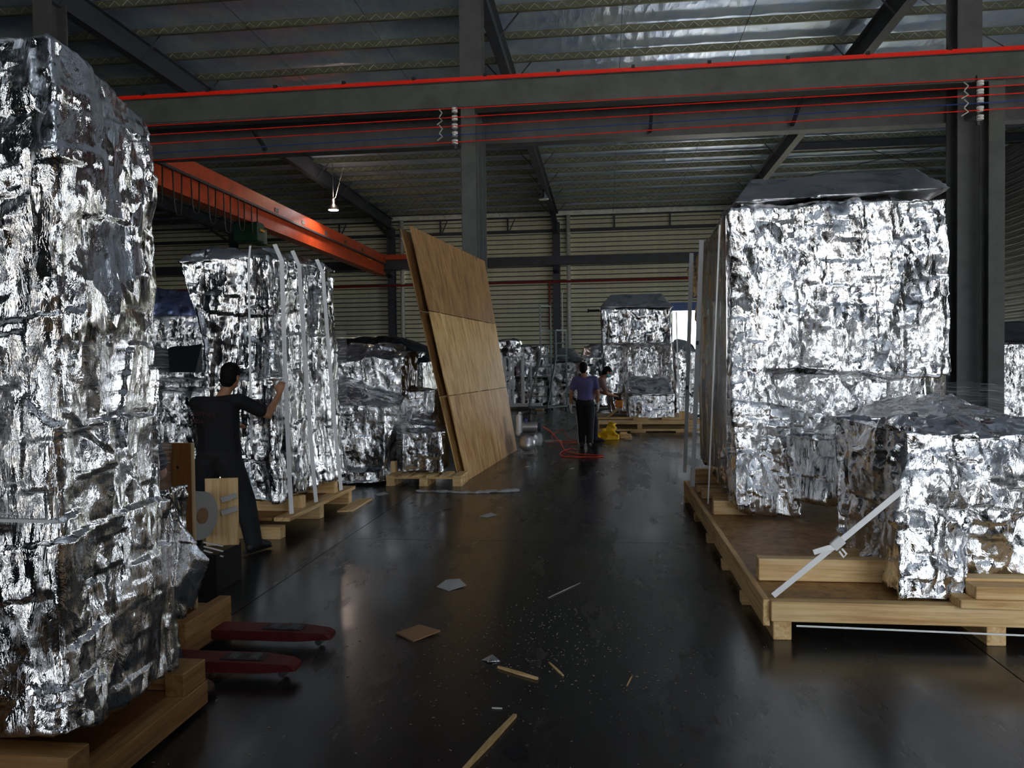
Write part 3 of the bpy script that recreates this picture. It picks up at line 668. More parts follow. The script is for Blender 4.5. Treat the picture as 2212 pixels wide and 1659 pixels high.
# black tarpaulin covered machine and the ones behind it
t = thing('covered_machine', 'wide machine under black plastic and foil left of the plywood', 'machine', (-4.7, 16.5, 0))
foil('foil_cover', [bpts(-5.7, -3.75, 15.9, 18, .1, 1.95)], .035, t, FOIL_FAR, seed=16, big=.08, pleat=.05, mid=.05)
foil('black_cover', [np.array([(-5.9, 15.8, 1.75), (-3.6, 15.8, 1.72), (-3.55, 18, 1.9), (-5.9, 18, 1.9), (-5.8, 16.4, 2.26), (-4.5, 16.4, 2.30), (-3.7, 16.6, 2.0), (-4.5, 18, 2.25), (-5.8, 18, 2.2)]),
    np.array([(-4.6, 13.6, 1.7), (-3.9, 13.4, 1.62), (-4.9, 14.8, 2.0), (-4.0, 14.8, 1.7), (-4.7, 13.6, 1.6), (-4, 14.8, 1.6), (-4.9, 14.8, 1.6), (-5.0, 14.0, 1.95), (-5.0, 14.0, 1.6)])], .035, t, TARP, seed=17, big=.05, pleat=.04, mid=.01, fine=0)
foil('foil_cover', [bpts(-4.95, -3.95, 13.5, 14.8, .05, 1.66)], .03, t, FOIL_FAR, seed=18, big=.08, pleat=.06, mid=.05)
t = thing('wrapped_machine', 'foil wrapped machine behind the folded step ladder', 'machine', (-3.9, 19, 0))
foil('foil_cover', [bpts(-4.35, -3.3, 18.6, 20, .1, 1.95), ball((-4.0, 18.8, 1.9), (.28, .3, .28))], .03, t, FOIL_FAR, seed=19, big=.12, pleat=.06, mid=.06)
t = thing('folded_ladder', 'dark aluminium folded ladder leaning on foil left of the plywood', 'ladder', (-4.0, 18.2, .2))
for dx in (0, .16, .3):
    MB().bar((-4.25+dx, 18.45, 1.75), (-4.0+dx*1.15, 18.1, .25), .045, .03).build('stile', STEEL, t)
for k in range(6):
    u = k/5; MB().bar((-4.25+.25*u+.01, 18.4-.3*u, 1.6-1.2*u), (-3.95+.28*u, 18.4-.3*u, 1.6-1.2*u), .03, .03).build('rung', STEEL, t)
timber('skid', t, -4.3, -3.3, 18.0, 18.4, .0, .24, BLACK)

# ------------------------------------------------------------------ big wrapped machine on the right
t = thing('wrapped_machine', 'large bright foil wrapped machine on the long pallet at right', 'machine', (2.2, 7.4, .3))
foil('foil_cover', [
    bpts(1.24, 3.02, 7.48, 9.3, 1.55, 3.1),
    bpts(1.2, 2.9, 7.62, 9.3, .38, 1.7),
    np.array([(1.14, 7.44, 3.05), (3.04, 7.44, 3.1), (3.04, 9.0, 3.1), (1.13, 9.9, 3.0), (1.14, 7.44, 1.6), (3.06, 7.44, 1.5), (3.0, 9.2, 1.5), (1.14, 9.9, 1.6)]),
    np.array([(1.13, 8.9, 3.0), (1.12, 10.0, 2.9), (1.15, 9.6, .45), (1.16, 8.6, .45), (1.3, 8.8, 3), (1.4, 9.5, .5), (1.14, 9.6, 1.5), (1.12, 10, 2.2)]),
    np.array([(1.14, 7.46, 1.9), (1.12, 7.3, .55), (1.14, 7.18, .36), (1.5, 7.22, .34), (1.75, 7.46, .9), (1.4, 7.5, 1.9), (1.2, 7.8, .4), (1.14, 8.6, .42)]),
    np.array([(2.3, 7.45, 1.22), (3.06, 7.45, 1.36), (3.6, 7.2, 1.1), (3.5, 6.3, 1.0), (2.2, 6.3, .92), (1.85, 7.42, 1.0), (3.2, 7.5, .9), (2.0, 7.5, .9), (2.2, 6.4, .95), (3.4, 6.4, .9)]),
    ], .0165, t, seed=21, big=.11, pleat=.05, mid=.055, fine=.007, smooth=2, zmin=.235)
foil('side_cover', [np.array([(1.10, 7.47, 3.02), (1.10, 9.85, 2.92), (1.16, 9.8, 2.9), (1.16, 7.5, 3.0), (1.10, 7.47, .6), (1.10, 9.55, .5), (1.16, 9.5, .5), (1.16, 7.5, .6)])], .0165, t, FOIL_SIDE_DARKENED, seed=24, big=.0, pleat=.025, mid=.008, fine=.002)  # thin extra foil layer; its darker colour stands in for dark reflections
foil('foil_roof', [np.array([(1.18, 7.43, 3.11), (3.07, 7.42, 3.17), (3.05, 9.0, 3.12), (1.15, 9.0, 3.05), (1.42, 7.95, 3.43), (2.95, 7.95, 3.47), (2.9, 8.5, 3.45), (1.45, 8.5, 3.42)])], .018, t, FOIL_CAP, seed=22, big=0, pleat=.012, mid=.012, fine=.002)
foil('foil_bulge', [np.array([(1.14, 9.2, 2.98), (1.05, 10.0, 2.8), (.96, 9.9, 2.8), (1.02, 9.8, 2.4), (1.2, 9.6, 2.4), (1.2, 9.2, 2.6)])], .014, t, seed=23, big=.04, pleat=.04, mid=.03)
foil('front_cover', [
    bpts(1.78, 4.2, 4.95, 6.5, .26, 1.22),
    np.array([(1.72, 4.90, .95), (4.2, 4.88, .98), (4.2, 4.92, 1.2), (1.9, 4.98, 1.22), (1.76, 5.2, 1.3), (2.4, 5.3, 1.27), (4.2, 5.3, 1.33), (4.2, 6.5, 1.15), (1.9, 6.5, 1.0), (1.76, 6.4, .9), (1.75, 4.94, .6)]),
    np.array([(1.68, 4.80, .245), (2.1, 4.82, .245), (1.76, 5.2, .8), (2.2, 4.95, .9), (1.74, 5.6, .3), (1.72, 4.9, .7)]),
    ], .0145, t, seed=25, big=.14, pleat=.06, mid=.09, fine=.007, smooth=2, zmin=.235)
foil('hanging_sheet', [np.array([(1.18, 7.44, 1.3), (1.8, 7.44, 1.2), (1.7, 7.26, .25), (1.28, 7.22, .3), (1.16, 7.42, .35), (1.75, 7.45, .25)]), np.array([(1.6, 7.3, 1.0), (2.0, 6.7, 1.0), (2.0, 7.3, .4), (1.6, 7.4, .4), (1.9, 6.75, .5)])], .013, t, FOIL_PLEAT, seed=26, big=.08, pleat=.10, mid=.06, fine=.005, zmin=.235)
film('stretch_film', [(3.0, 7.37), (1.08, 7.37), (1.03, 8.4), (1.0, 9.5)], 1.62, 2.02, t, seed=11, closed=False)
film('stretch_film', [(1.02, 9.4), (1.05, 7.34), (2.1, 7.3), (4.2, 4.9)], .92, 1.62, t, seed=12, closed=False, slope=-.04, rows=20)
film('stretch_film', [(1.66, 5.6), (1.68, 4.82), (4.3, 4.80)], .74, .98, t, seed=13, closed=False)
for (ya, za, yb, zb) in ((9.2, 2.9, 9.62, .33), (8.25, 2.9, 8.78, .29), (7.02, 2.9, 7.58, .25)):
    pts = [(.96+.05*(1-u), ya+(yb-ya)*u, za+(zb-za)*u) for u in np.linspace(0, 1, 6)]
    if ya > 8: pts = [(x-.03, y, z) for x, y, z in pts]
    else: pts = [(x+.03, y+.36, z) for x, y, z in pts]
    st = strap(pts, .048 if ya > 8 else .014, t, (-.45, -.9, 0))
    if ya > 8:
        b = pts[2 if ya < 9 else 3]; MB().bx(b[0]-.02, b[0]+.004, b[1]-.032, b[1]+.032, b[2]-.02, b[2]+.02).build('buckle', STEELB, st, bevel=.004)
ds = strap([(1.70, 4.79, .895), (1.34, 4.80, .575), (.975, 4.81, .255)], .034, t, (0, -1, 0), 'diagonal_strap')
MB().bar((1.31, 4.785, .555), (1.365, 4.785, .605), .03, .055).build('buckle', WHITE, ds, bevel=.004)
strap([(1.33, 4.78, .56), (1.28, 4.77, .555), (1.20, 4.78, .525)], .03, ds, (0, -1, .2), 'strap_tail')
strap([(1.36, 4.78, .55), (1.385, 4.78, .52), (1.37, 4.78, .50), (1.345, 4.78, .535)], .012, ds, (0, -1, 0), 'strap_loop')
p = thing('pallet', 'long pine pallet carrying the large foil machine at right', 'pallet', (2.2, 7, 0))
timber('front_beam', p, .955, 4.3, 4.76, 4.85, .115, .232)
for x in (.97, 2.16, 3.3): timber('runner', p, x, x+.105, 4.78, 9.5, 0, .115)
timber('side_board', p, .915, .955, 4.80, 9.62, .075, .232)
MB().bx(.955, 4.2, 4.85, 9.6, .205, .228).build('deck_board', PLYD, p)
for y in (5.45, 6.35, 7.3, 8.3, 9.4): timber('cross_runner', p, .90, 4.1, y, y+.1, .0, .075)
timber('inner_beam', p, .97, 1.78, 5.22, 5.33, .232, .375); timber('end_block', p, 1.52, 1.86, 5.62, 5.76, .232, .33)
for y, x1, z1 in ((7.46, 1.35, .36), (8.35, 1.35, .33), (8.75, 1.2, .30), (9.38, 1.4, .40)): timber('spacer_beam', p, .98, x1, y, y+.11, .232, z1)
timber('top_block', p, 1.05, 1.2, 8.0, 8.1, .232, .34); timber('stacked_block', p, 1.95, 3.4, 4.66, 4.76, .16, .232) if False else None
blk = thing('timber_offcut', 'pine offcuts stacked on the front beam at the right edge', 'timber', (2.4, 4.8, .232))
timber('offcut', blk, 1.985, 2.9, 4.70, 4.86, .233, .285); timber('offcut', blk, 2.07, 2.9, 4.71, 4.86, .286, .36); timber('offcut', blk, 2.07, 2.9, 4.84, 4.95, .286, .375)
wire = tag(MB().tube([(1.1, 4.77, .09), (2.4, 4.765, .07), (4.2, 4.77, .06)], .006, 6).build('plastic_band', STRAP), 'thin white band running under the front pallet beam', 'strap')

# ------------------------------------------------------------------ far machine behind the two workers
t = thing('wrapped_machine', 'foil wrapped machine with dark hipped top on the far pallet', 'machine', (.75, 20.2, .3))
foil('foil_cover', [
    np.array([(-.12, 19.8, 3.02), (1.62, 19.8, 3.0), (1.6, 21.6, 3), (-.1, 21.6, 3.0), (-.1, 19.8, 2.15), (1.6, 19.8, 2.12), (1.55, 21.6, 2.1), (-.05, 21.6, 2.1)]),
    bpts(.08, 1.5, 20.15, 21.6, .4, 2.3), np.array([(-.1, 19.9, 2.2), (-.05, 19.95, 1.2), (.25, 20.1, .4), (.3, 20.2, 2), (.05, 21, .4), (-.1, 21, 2.2)]),
    np.array([(1.3, 19.9, 2.2), (1.62, 19.9, 2.2), (1.66, 20.2, .4), (1.35, 20.2, .4), (1.62, 21, 2.2), (1.66, 21, .4)])], .024, t, FOIL_PLEAT, seed=31, big=.08, pleat=.075, mid=.045, fine=.005, zmin=.32)
foil('foil_roof', [np.array([(-.16, 19.74, 3.04), (1.67, 19.74, 3.02), (1.66, 21.7, 3.0), (-.15, 21.7, 3.02), (.13, 20.4, 3.42), (1.42, 20.4, 3.42), (1.4, 21.2, 3.42), (.15, 21.2, 3.42)])], .03, t, FOIL_CAP, seed=32, big=.01, pleat=.015, mid=.01, fine=0)
foil('front_cover', [bpts(.52, 1.60, 19.02, 19.9, .33, .92), np.array([(.5, 19.0, .9), (1.6, 19.0, .9), (.6, 19.9, 1.32), (1.5, 19.9, 1.32), (.5, 19.9, .9), (1.6, 19.9, .9)])], .021, t, FOIL, seed=33, big=.10, pleat=.05, mid=.05, fine=.005, zmin=.32)
film('stretch_film', [(-.14, 19.75), (1.66, 19.72), (1.68, 20.6)], 1.3, 2.2, t, seed=14, closed=False)
MB().tube([(-.15, 19.85, 2.98), (-.42, 19.85, 2.98)], .03, 8).tube([(-.42, 19.85, 2.98), (-.45, 19.85, 2.98)], .05, 10).build('probe_arm', BLACK, t)
strap([(1.72, 19.7, 2.9), (1.74, 19.68, 1.9), (1.78, 19.66, .35)], .03, t, (0, -1, 0))
MB().bar((.0, 19.3, .33), (.38, 19.5, .62), .05, .05).build('brace_timber', PINE[0], t)
p = thing('pallet', 'pine pallet of the far machine behind the yellow sheet', 'pallet', (.8, 19.8, 0))
timber('front_beam', p, -.30, 2.2, 18.88, 18.98, .20, .295); timber('rear_beam', p, -.3, 2.2, 21.4, 21.5, .2, .295); timber('top_beam', p, -.30, 1.25, 19.0, 19.1, .295, .36)
for x in (-.29, .72, 1.9): timber('runner', p, x, x+.11, 18.86, 21.5, .085, .2)
for y in (18.95, 20.2, 21.3): timber('bottom_beam', p, -.3, 2.2, y, y+.1, .0 if y > 19 else .03, .085)
for x in (-.3, .56, 1.62): timber('foot_block', p, x, x+.36, 18.9, 19.0, 0, .03)
MB().bx(-.3, 2.2, 19.0, 21.4, .296, .312).build('deck_board', PLYD, p)
timber('stub', p, 1.72, 1.84, 19.0, 19.1, .312, .5); timber('top_block', p, .62, .98, 18.93, 19.02, .297, .36); timber('top_block', p, 1.30, 1.75, 18.93, 19.0, .297, .35)

# ------------------------------------------------------------------ background machines
def bgm(lab, hulls, seed, vox=.045, **k):
    t = thing('wrapped_machine', lab, 'machine', tuple(np.mean(hulls[0], 0)[:2])+(0,))
    foil('foil_cover', hulls, vox, t, FOIL_FAR, seed=seed, big=.10, pleat=.09, mid=.07, fine=0, zmin=.01, **k); return t
bgm('foil wrapped machine behind the white framed rack', [bpts(-4.2, -2.3, 29.6, 31.5, .15, 2.35), bpts(-4.2, -3.3, 29.5, 31, 2.2, 2.6), np.array([(-3.4, 29.4, 1.2), (-2.2, 29.4, 1.2), (-2.2, 30, 2.4), (-3.4, 30, 2.4), (-3.4, 30, 1), (-2.2, 30, 1)])], 41)
t = bgm('low foil wrapped machine with a peaked top behind the step ladder', [bpts(-2.2, -.9, 30.2, 32, .0, 1.72)], 42)
foil('foil_peak', [np.array([(-2.25, 30.1, 1.72), (-.85, 30.1, 1.72), (-2.25, 32, 1.8), (-.85, 32, 1.8), (-1.8, 30.9, 2.3), (-1.3, 31, 2.28)])], .045, t, FOIL_CAP, seed=52, big=.02, pleat=.03, mid=.02, fine=0)
bgm('foil wrapped machine partly hidden behind the masked worker', [bpts(-.9, .5, 28.5, 30, .1, 1.9), ball((-.3, 29.2, 2.0), (.6, .5, .42))], 43)
bgm('foil wrapped machine below the bright doorway', [bpts(1.95, 3.4, 23, 25, .1, 2.0), ball((2.2, 23.4, 2.0), (.4, .4, .3))], 44)
t = bgm('dark foil wrapped machine past the right crane post', [bpts(7.3, 10.5, 17.2, 19, .05, 2.0)], 45, .04)
foil('black_cover', [np.array([(7.2, 17.1, 1.95), (10.6, 17.1, 1.95), (7.2, 19, 2.0), (10.6, 19, 2.1), (8.3, 17.6, 2.42), (10.5, 17.8, 2.4), (8.4, 18.8, 2.42)])], .05, t, TARP, seed=46, big=.04, pleat=.03, mid=0, fine=0)
bgm('foil wrapped machine far left behind the blue topped one', [bpts(-9.5, -7.4, 13.5, 15, .1, 2.2)], 47, .05)

# white framed rack
t = thing('frame_rack', 'white tubular rack standing before the far foil machine', 'rack', (-3.3, 28.8, 0))
MB().bx(-3.9, -2.35, 28.5, 29.1, .12, .22).build('platform', WHITE, t)
for x in (-3.72, -3.5, -3.38, -3.05, -2.72): MB().bx(x-.03, x+.03, 28.5, 28.56, .2, 1.95 if x < -3 else 1.7).build('post', WHITE, t)
for x in (-3.72, -3.05): MB().bx(x-.03, x+.03, 29.0, 29.06, .2, 1.95).build('post', WHITE, t)
MB().bx(-3.75, -3.02, 28.5, 28.55, 1.9, 1.96).build('top_rail', WHITE, t)
for z in (.75, 1.25): MB().bx(-3.72, -3.38, 28.52, 28.56, z, z+.16).build('plate', WHITE, t)
for x in (-3.8, -2.6): MB().bx(x, x+.3, 28.6, 29.0, 0, .12).build('foot', PINE[0], t)

# rolling step ladder
t = thing('rolling_ladder', 'grey green rolling step ladder with handrails', 'ladder', (-2.0, 27.5, 0))
lx0, lx1 = -2.62, -2.0; k = 0
def lb(a, b, n, r=.028): MB().bar(a, b, r*2, r*2).build(n, LADDER, t)
for s in (0, 1):
    x0 = -2.66+.64*s; x1 = -2.30+.88*s*.62
    lb((x0, 27.0, .16), (x1, 27.75, 1.95), 'stile'); lb((x1, 27.75, 1.95), (x1, 27.75, 3.72 if s == 0 else 2.85), 'handrail_post')
    lb((x0, 27.0, .16), (x1+.35, 28.1, .16), 'base_rail')
    lb((x1+.35, 28.1, .16), (x1+.35, 28.1, 2.85), 'rear_post')
    lb((x1, 27.75, 2.85), (x1+.35, 28.1, 2.85), 'handrail')
    lb((x1, 27.75, 1.95), (x1+.35, 28.1, 1.95), 'platform_rail')
for k in range(6):
    u = k/5.; a = (-2.66+.36*u, 27.0+.75*u, .2+1.7*u); b = (-2.02+.27*u, 27.0+.75*u, .2+1.7*u)
    MB().bar(a, b, .10, .035).build('step', LADDER, t)
lb((-2.66, 27, .16), (-2.02, 27, .16), 'base_rail'); lb((-1.95, 28.1, .16), (-1.4, 28.1, .16), 'base_rail')
MB().bx(-2.3, -1.42, 27.75, 28.12, 1.93, 1.97).build('platform', LADDER, t)
for z in (2.4, 2.85): lb((-1.95, 28.1, z), (-1.42, 28.1, z), 'guard_rail', .02)
lb((-2.30, 27.75, 3.72), (-1.95, 28.1, 3.72), 'handrail', .02); lb((-1.95, 28.1, 2.85), (-1.95, 28.1, 3.72), 'handrail_post', .02)
lb((-2.75, 27.0, .9), (-2.62, 27.3, 1.5), 'side_rail', .02); lb((-2.75, 27.0, .9), (-2.56, 27.2, .6), 'side_rail', .02)
for p in ((-2.62, 27.05), (-2.04, 27.05), (-1.92, 28.1), (-1.44, 28.1)):
    MB().lathe([(.0, -.025), (.07, -.025), (.07, .025), (0, .025)], (p[0], p[1], .07), 14, axis=(1, 0, 0)).build('castor', BLACK, t)
# ------------------------------------------------------------------ people
def V(*a): return np.array(a, float)
def unit(v): v = np.asarray(v, float); return v/np.linalg.norm(v)
def ell(c, lat, up, r):
    lat = unit(lat); up = unit(np.asarray(up, float)-lat*np.dot(up, lat)); fw = np.cross(up, lat)
    return np.asarray(c, float)+SPH[:, :1]*r[0]*lat+SPH[:, 1:2]*r[1]*fw+SPH[:, 2:]*r[2]*up
def hand(w, d, nrm, thumb, curl, grow=0.0, s=1.0):
    """wrist w, pointing d, back-of-hand normal nrm, thumb side thumb; five separate bent fingers"""
    d = unit(d); nrm = unit(nrm-d*np.dot(nrm, d)); th = unit(thumb-d*np.dot(thumb, d)-nrm*np.dot(thumb, nrm)); hs = []
    k0 = w+d*.085*s
    hs.append(np.concatenate([ball(w, .024*s+grow), ball(k0+th*.032*s, .013*s+grow), ball(k0-th*.030*s, .012*s+grow), ball(w+d*.03*s+th*.02*s, .016*s+grow)]))
    for i, (o, L) in enumerate(((.033, .070), (.011, .078), (-.011, .073), (-.031, .057))):
        p = k0+th*o*s; a = curl*.45; prev = p; r = .0092*s+grow
        for j in range(3):
            dd = d*math.cos(a)-nrm*math.sin(a); q = prev+dd*L*s*(.45, .32, .23)[j]; hs.append(capsule(prev, r, q, r*.93)); prev = q; a += curl*.6; r *= .93
    p = w+d*.028*s+th*.022*s; dd = unit(d*.75+th*.75-nrm*.25*curl); q = p+dd*.045*s; hs.append(capsule(p, .012*s+grow, q, .0105*s+grow))
    dd = unit(d*.95+th*.3-nrm*.5*curl); hs.append(capsule(q, .0105*s+grow, q+dd*.032*s, .009*s+grow))
    return hs
def person(label, base, J, shirt, trousers, shoes, loc_rot, gloves=False, sleeve=.6, mask=False, stripe=False, bulk=0.0, group='workers'):
    """J: joints in local metres (x right, y forward, z up)"""
    rz = loc_rot; Rm = np.array([[math.cos(rz), -math.sin(rz), 0], [math.sin(rz), math.cos(rz), 0], [0, 0, 1]])
    def P(v): return np.asarray(v, float) @ Rm.T + np.asarray(base, float)
    T = thing('person', label, 'person', base, group)
    pel, wai, che, nek, hd = (V(*J[k]) for k in ('pelvis', 'waist', 'chest', 'neck', 'head'))
    lat = unit(V(*J.get('lat', (1, 0, 0)))); latc = unit(V(*J.get('latc', J.get('lat', (1, 0, 0)))))
    sp1 = unit(wai-pel); sp2 = unit(che-wai); hup = unit(V(*J.get('hup', (0, 0, 1)))); hlat = unit(V(*J.get('hlat', (1, 0, 0)))); hf = np.cross(hup, hlat)
    def torso(gr):
        a = ell(pel, lat, sp1, (.158+gr, .108+gr, .085)); b = ell(wai, lat, sp1, (.140+gr, .100+gr, .06)); c = ell(che, latc, sp2, (.162+gr, .112+gr, .09)); d = ell(che+sp2*.10, latc, sp2, (.165+gr, .085+gr, .05)); e = ell(nek-hup*.05, latc, sp2, (.075+gr*.5, .06+gr*.5, .03))
        return [np.concatenate([a, b]), np.concatenate([b, c]), np.concatenate([c, d]), np.concatenate([d, e])]
    body = torso(0)
    body += [capsule(nek-hup*.05, .055, hd-hup*.06, .052), ell(hd+hup*.02, hlat, hup, (.076, .096, .098)), ell(hd-hup*.055+hf*.022, hlat, hup, (.058, .068, .062)),
             capsule(hd+hf*.098-hup*.002, .010, hd+hf*.113-hup*.034, .014)]
    for s in (-1, 1): body += [ell(hd+hlat*s*.078-hup*.015-hf*.005, hlat, hup, (.012, .018, .032)), capsule(hd+hf*.085+hlat*s*.03+hup*.018, .011, hd+hf*.086+hlat*s*.036+hup*.018, .011)]
    body += [capsule(hd+hf*.088-hup*.07-hlat*.02, .008, hd+hf*.088-hup*.07+hlat*.02, .008)]
    gl = []; shirtH = torso(.016+bulk)[:3]; d = torso(.014)[3]; shirtH.append(np.concatenate([ell(che+sp2*.10, latc, sp2, (.18, .098, .05)), ell(nek-hup*.065, latc, sp2, (.085, .072, .02))]))
    for sd, S, E_, Wr in (('r', *[V(*J[k]) for k in ('r_sh', 'r_el', 'r_wr')]), ('l', *[V(*J[k]) for k in ('l_sh', 'l_el', 'l_wr')])):
        body += [capsule(S, .052, E_, .040), capsule(E_, .041, Wr, .027), capsule(che+sp2*.08, .06, S, .052)]
        hp = J[sd+'_hand']; H = hand(Wr, V(*hp[0]), V(*hp[1]), V(*hp[2]), hp[3]); body += H
        if gloves: gl.append(hand(Wr, V(*hp[0]), V(*hp[1]), V(*hp[2]), hp[3], .005)+[capsule(Wr-unit(V(*hp[0]))*.05, .036, Wr+unit(V(*hp[0]))*.02, .032)])
        q = S+(E_-S)*sleeve; shirtH += [capsule(S, .068, q, .064), capsule(che+sp2*.09, .075, S, .068)]
        if sleeve >= 1: shirtH.append(capsule(E_, .062, E_+(Wr-E_)*.05, .06))
    troH = [ell(pel, lat, sp1, (.176+bulk, .128+bulk, .11)), np.concatenate([ell(pel+sp1*.05, lat, sp1, (.172, .122, .06)), ell(pel-sp1*.05, lat, sp1, (.176, .13, .06))])]
    for sd in 'rl':
        H_, K, A, To = (V(*J[sd+k]) for k in ('_hip', '_kn', '_an', '_toe'))
        body += [capsule(H_, .082, K, .056), capsule(K, .055, A, .038), capsule(A-V(0, 0, .03), .035, To, .03), capsule(pel, .09, H_, .085)]
        troH += [capsule(H_, .108+bulk*.6, K, .078+bulk*.5), capsule(K, .078+bulk*.5, A+V(0, 0, .02), .066+bulk*.4), capsule(pel, .105, H_, .1)]
    def mk(name, hs, vox, m, sm=3, par=T, ln=None):
        o = link(name, solid([P(h) for h in hs], vox, sm), m, par); return o
    mk('body', body, .0085, SKIN); mk('shirt', shirtH, .0135, shirt); mk('trousers', troH, .0135, trousers)
    hh = [ell(hd+hup*.04-hf*.012, hlat, hup, (.083, .100, .092)), ell(hd-hf*.035-hup*.0, hlat, hup, (.078, .075, .085)), ell(hd-hf*.045-hup*.045, hlat, hup, (.066, .052, .06))]
    hr = solid([P(h) for h in hh], .009, 2); v = vget(hr); n = nget(hr); loc = (v-P(hd)) @ Rm
    fz = loc @ hf; uz = loc @ hup
    front = (fz > .045) & (uz < .045)
    v = np.where(front[:, None], v-n*.03, v); hr.vertices.foreach_set('co', (v+n*(.004*crumple(v*40, 5))[:, None]).astype(np.float32).ravel()); hr.update(); link('hair', hr, HAIR, T)
    for i, sd in enumerate('rl'):
        A, To = V(*J[sd+'_an']), V(*J[sd+'_toe']); f = unit((To-A)*V(1, 1, 0)); zz = max(.0, min(A[2]-.08, 9)); up0 = V(0, 0, A[2]-.075)
        b0 = V(A[0], A[1], 0)+up0*1.0; z = b0[2]
        hs = [np.concatenate([ball(V(A[0], A[1], z+.055)-f*.045, (.042, .042, .05)), ball(V(A[0], A[1], z+.10), .047), ball(V(A[0], A[1], z+.04)+f*.15, (.045, .045, .035)), ball(V(A[0], A[1], z+.035)+f*.19, (.036, .036, .03))])]
        sh = mk('shoe', hs, .009, shoes, 2)
        so = np.concatenate([V(A[0], A[1], z+.012)-f*.075+V(0, 0, 0)+SPH*V(.045, .045, .01), V(A[0], A[1], z+.012)+f*.18+SPH*V(.05, .05, .01)])
        MB().hull(P(so)).build('sole', BLACK, sh)
    for i, gg in enumerate(gl): mk('glove', gg, .0065, GLOVE, 2)
    if mask: mk('face_mask', [ell(hd-hup*.045+hf*.035, hlat, hup, (.066, .078, .05))], .009, MASK, 2)
    if stripe:
        for sd, s in (('r', 1), ('l', -1)):
            H_, K, A = (V(*J[sd+k]) for k in ('_hip', '_kn', '_an')); o = V(s, 0, 0)
            strap([P(H_+o*.108+V(0, 0, .06)), P(H_*.5+K*.5+o*.096), P(K+o*.082), P(K*.5+A*.5+o*.074), P(A+o*.068)], .02, T, Rm @ V(s, 0, 0), 'side_stripe', WHITE)
    return T, P
base_pose = dict(pelvis=(0, 0, .90), waist=(0, 0, 1.05), chest=(0, -.01, 1.24), neck=(0, 0, 1.43), head=(0, .02, 1.57),
    r_sh=(.185, 0, 1.36), l_sh=(-.185, 0, 1.36), r_el=(.25, .0, 1.09), l_el=(-.25, .0, 1.09), r_wr=(.27, .06, .86), l_wr=(-.27, .06, .86),
    r_hand=((0, .15, -1), (1, 0, 0), (0, 1, 0), .6), l_hand=((0, .15, -1), (-1, 0, 0), (0, 1, 0), .6),
    r_hip=(.085, 0, .86), l_hip=(-.085, 0, .86), r_kn=(.09, .02, .48), l_kn=(-.09, .02, .48), r_an=(.09, 0, .085), l_an=(-.09, 0, .085), r_toe=(.10, .15, .04), l_toe=(-.10, .15, .04))
def pose(**k): d = dict(base_pose); d.update(k); return d
# worker in purple, seen from behind
person('worker in purple shirt and black trousers standing with back turned', (-.42, 15.55, 0), pose(hup=(0, .12, 1), head=(-.03, .03, 1.56),
    r_sh=(.19, 0, 1.35), l_sh=(-.19, 0, 1.34), r_el=(.25, .03, 1.08), l_el=(-.27, -.02, 1.07), r_wr=(.255, .10, .84), l_wr=(-.285, .05, .82), r_an=(.075, -.02, .085), l_an=(-.065, .06, .085), r_toe=(.09, .12, .04), l_toe=(-.07, .2, .04), r_kn=(.085, .02, .47), l_kn=(-.075, .06, .48)),
    PURPLE, BLACKC, STEELB, R(2), gloves=True, sleeve=.62, stripe=True)
# masked worker behind him, stooping over a power tool
T3, P3 = person('masked worker in dusty pink shirt stooping behind the purple shirted one', (-.28, 16.5, 0), pose(
    pelvis=(0, -.12, .88), waist=(0, -.05, 1.02), chest=(0, .08, 1.20), neck=(0, .20, 1.36), head=(0, .31, 1.47), hup=(0, .55, .83), latc=(1, 0, 0),
    r_sh=(.18, .14, 1.30), l_sh=(-.18, .14, 1.30), r_el=(.24, .22, 1.04), l_el=(-.23, .24, 1.05), r_wr=(.12, .42, .98), l_wr=(-.06, .44, .97),
    r_hand=((-.4, 1, -.1), (.5, 0, 1), (-.5, 0, 1), 1.1), l_hand=((.4, 1, -.1), (-.5, 0, 1), (.5, 0, 1), 1.1),
    r_hip=(.085, -.12, .85), l_hip=(-.085, -.12, .85), r_kn=(.1, .0, .47), l_kn=(-.1, -.02, .47)), PINKC, NAVY, BLACK, R(-72), mask=True, sleeve=.7)
t = thing('power_drill', 'orange cordless power tool held by the masked worker', 'tool', tuple(P3(V(.02, .52, .80))))
c = P3(V(.02, .50, .93))
MB().bx(c[0]-.05, c[0]+.05, c[1]-.05, c[1]+.05, c[2]-.04, c[2]+.1).build('grip', BLACK, t, bevel=.012)
MB().bx(c[0]-.02, c[0]+.14, c[1]-.06, c[1]+.06, c[2]-.2, c[2]-.05).build('body', TOOLO, t, bevel=.015)
MB().bx(c[0]+.0, c[0]+.12, c[1]-.05, c[1]+.05, c[2]-.05, c[2]+.08).build('motor', BLACK, t, bevel=.02)
MB().tube([(c[0]+.06, c[1], c[2]-.2), (c[0]+.06, c[1], c[2]-.3)], .015, 8).build('bit', CHROME, t)
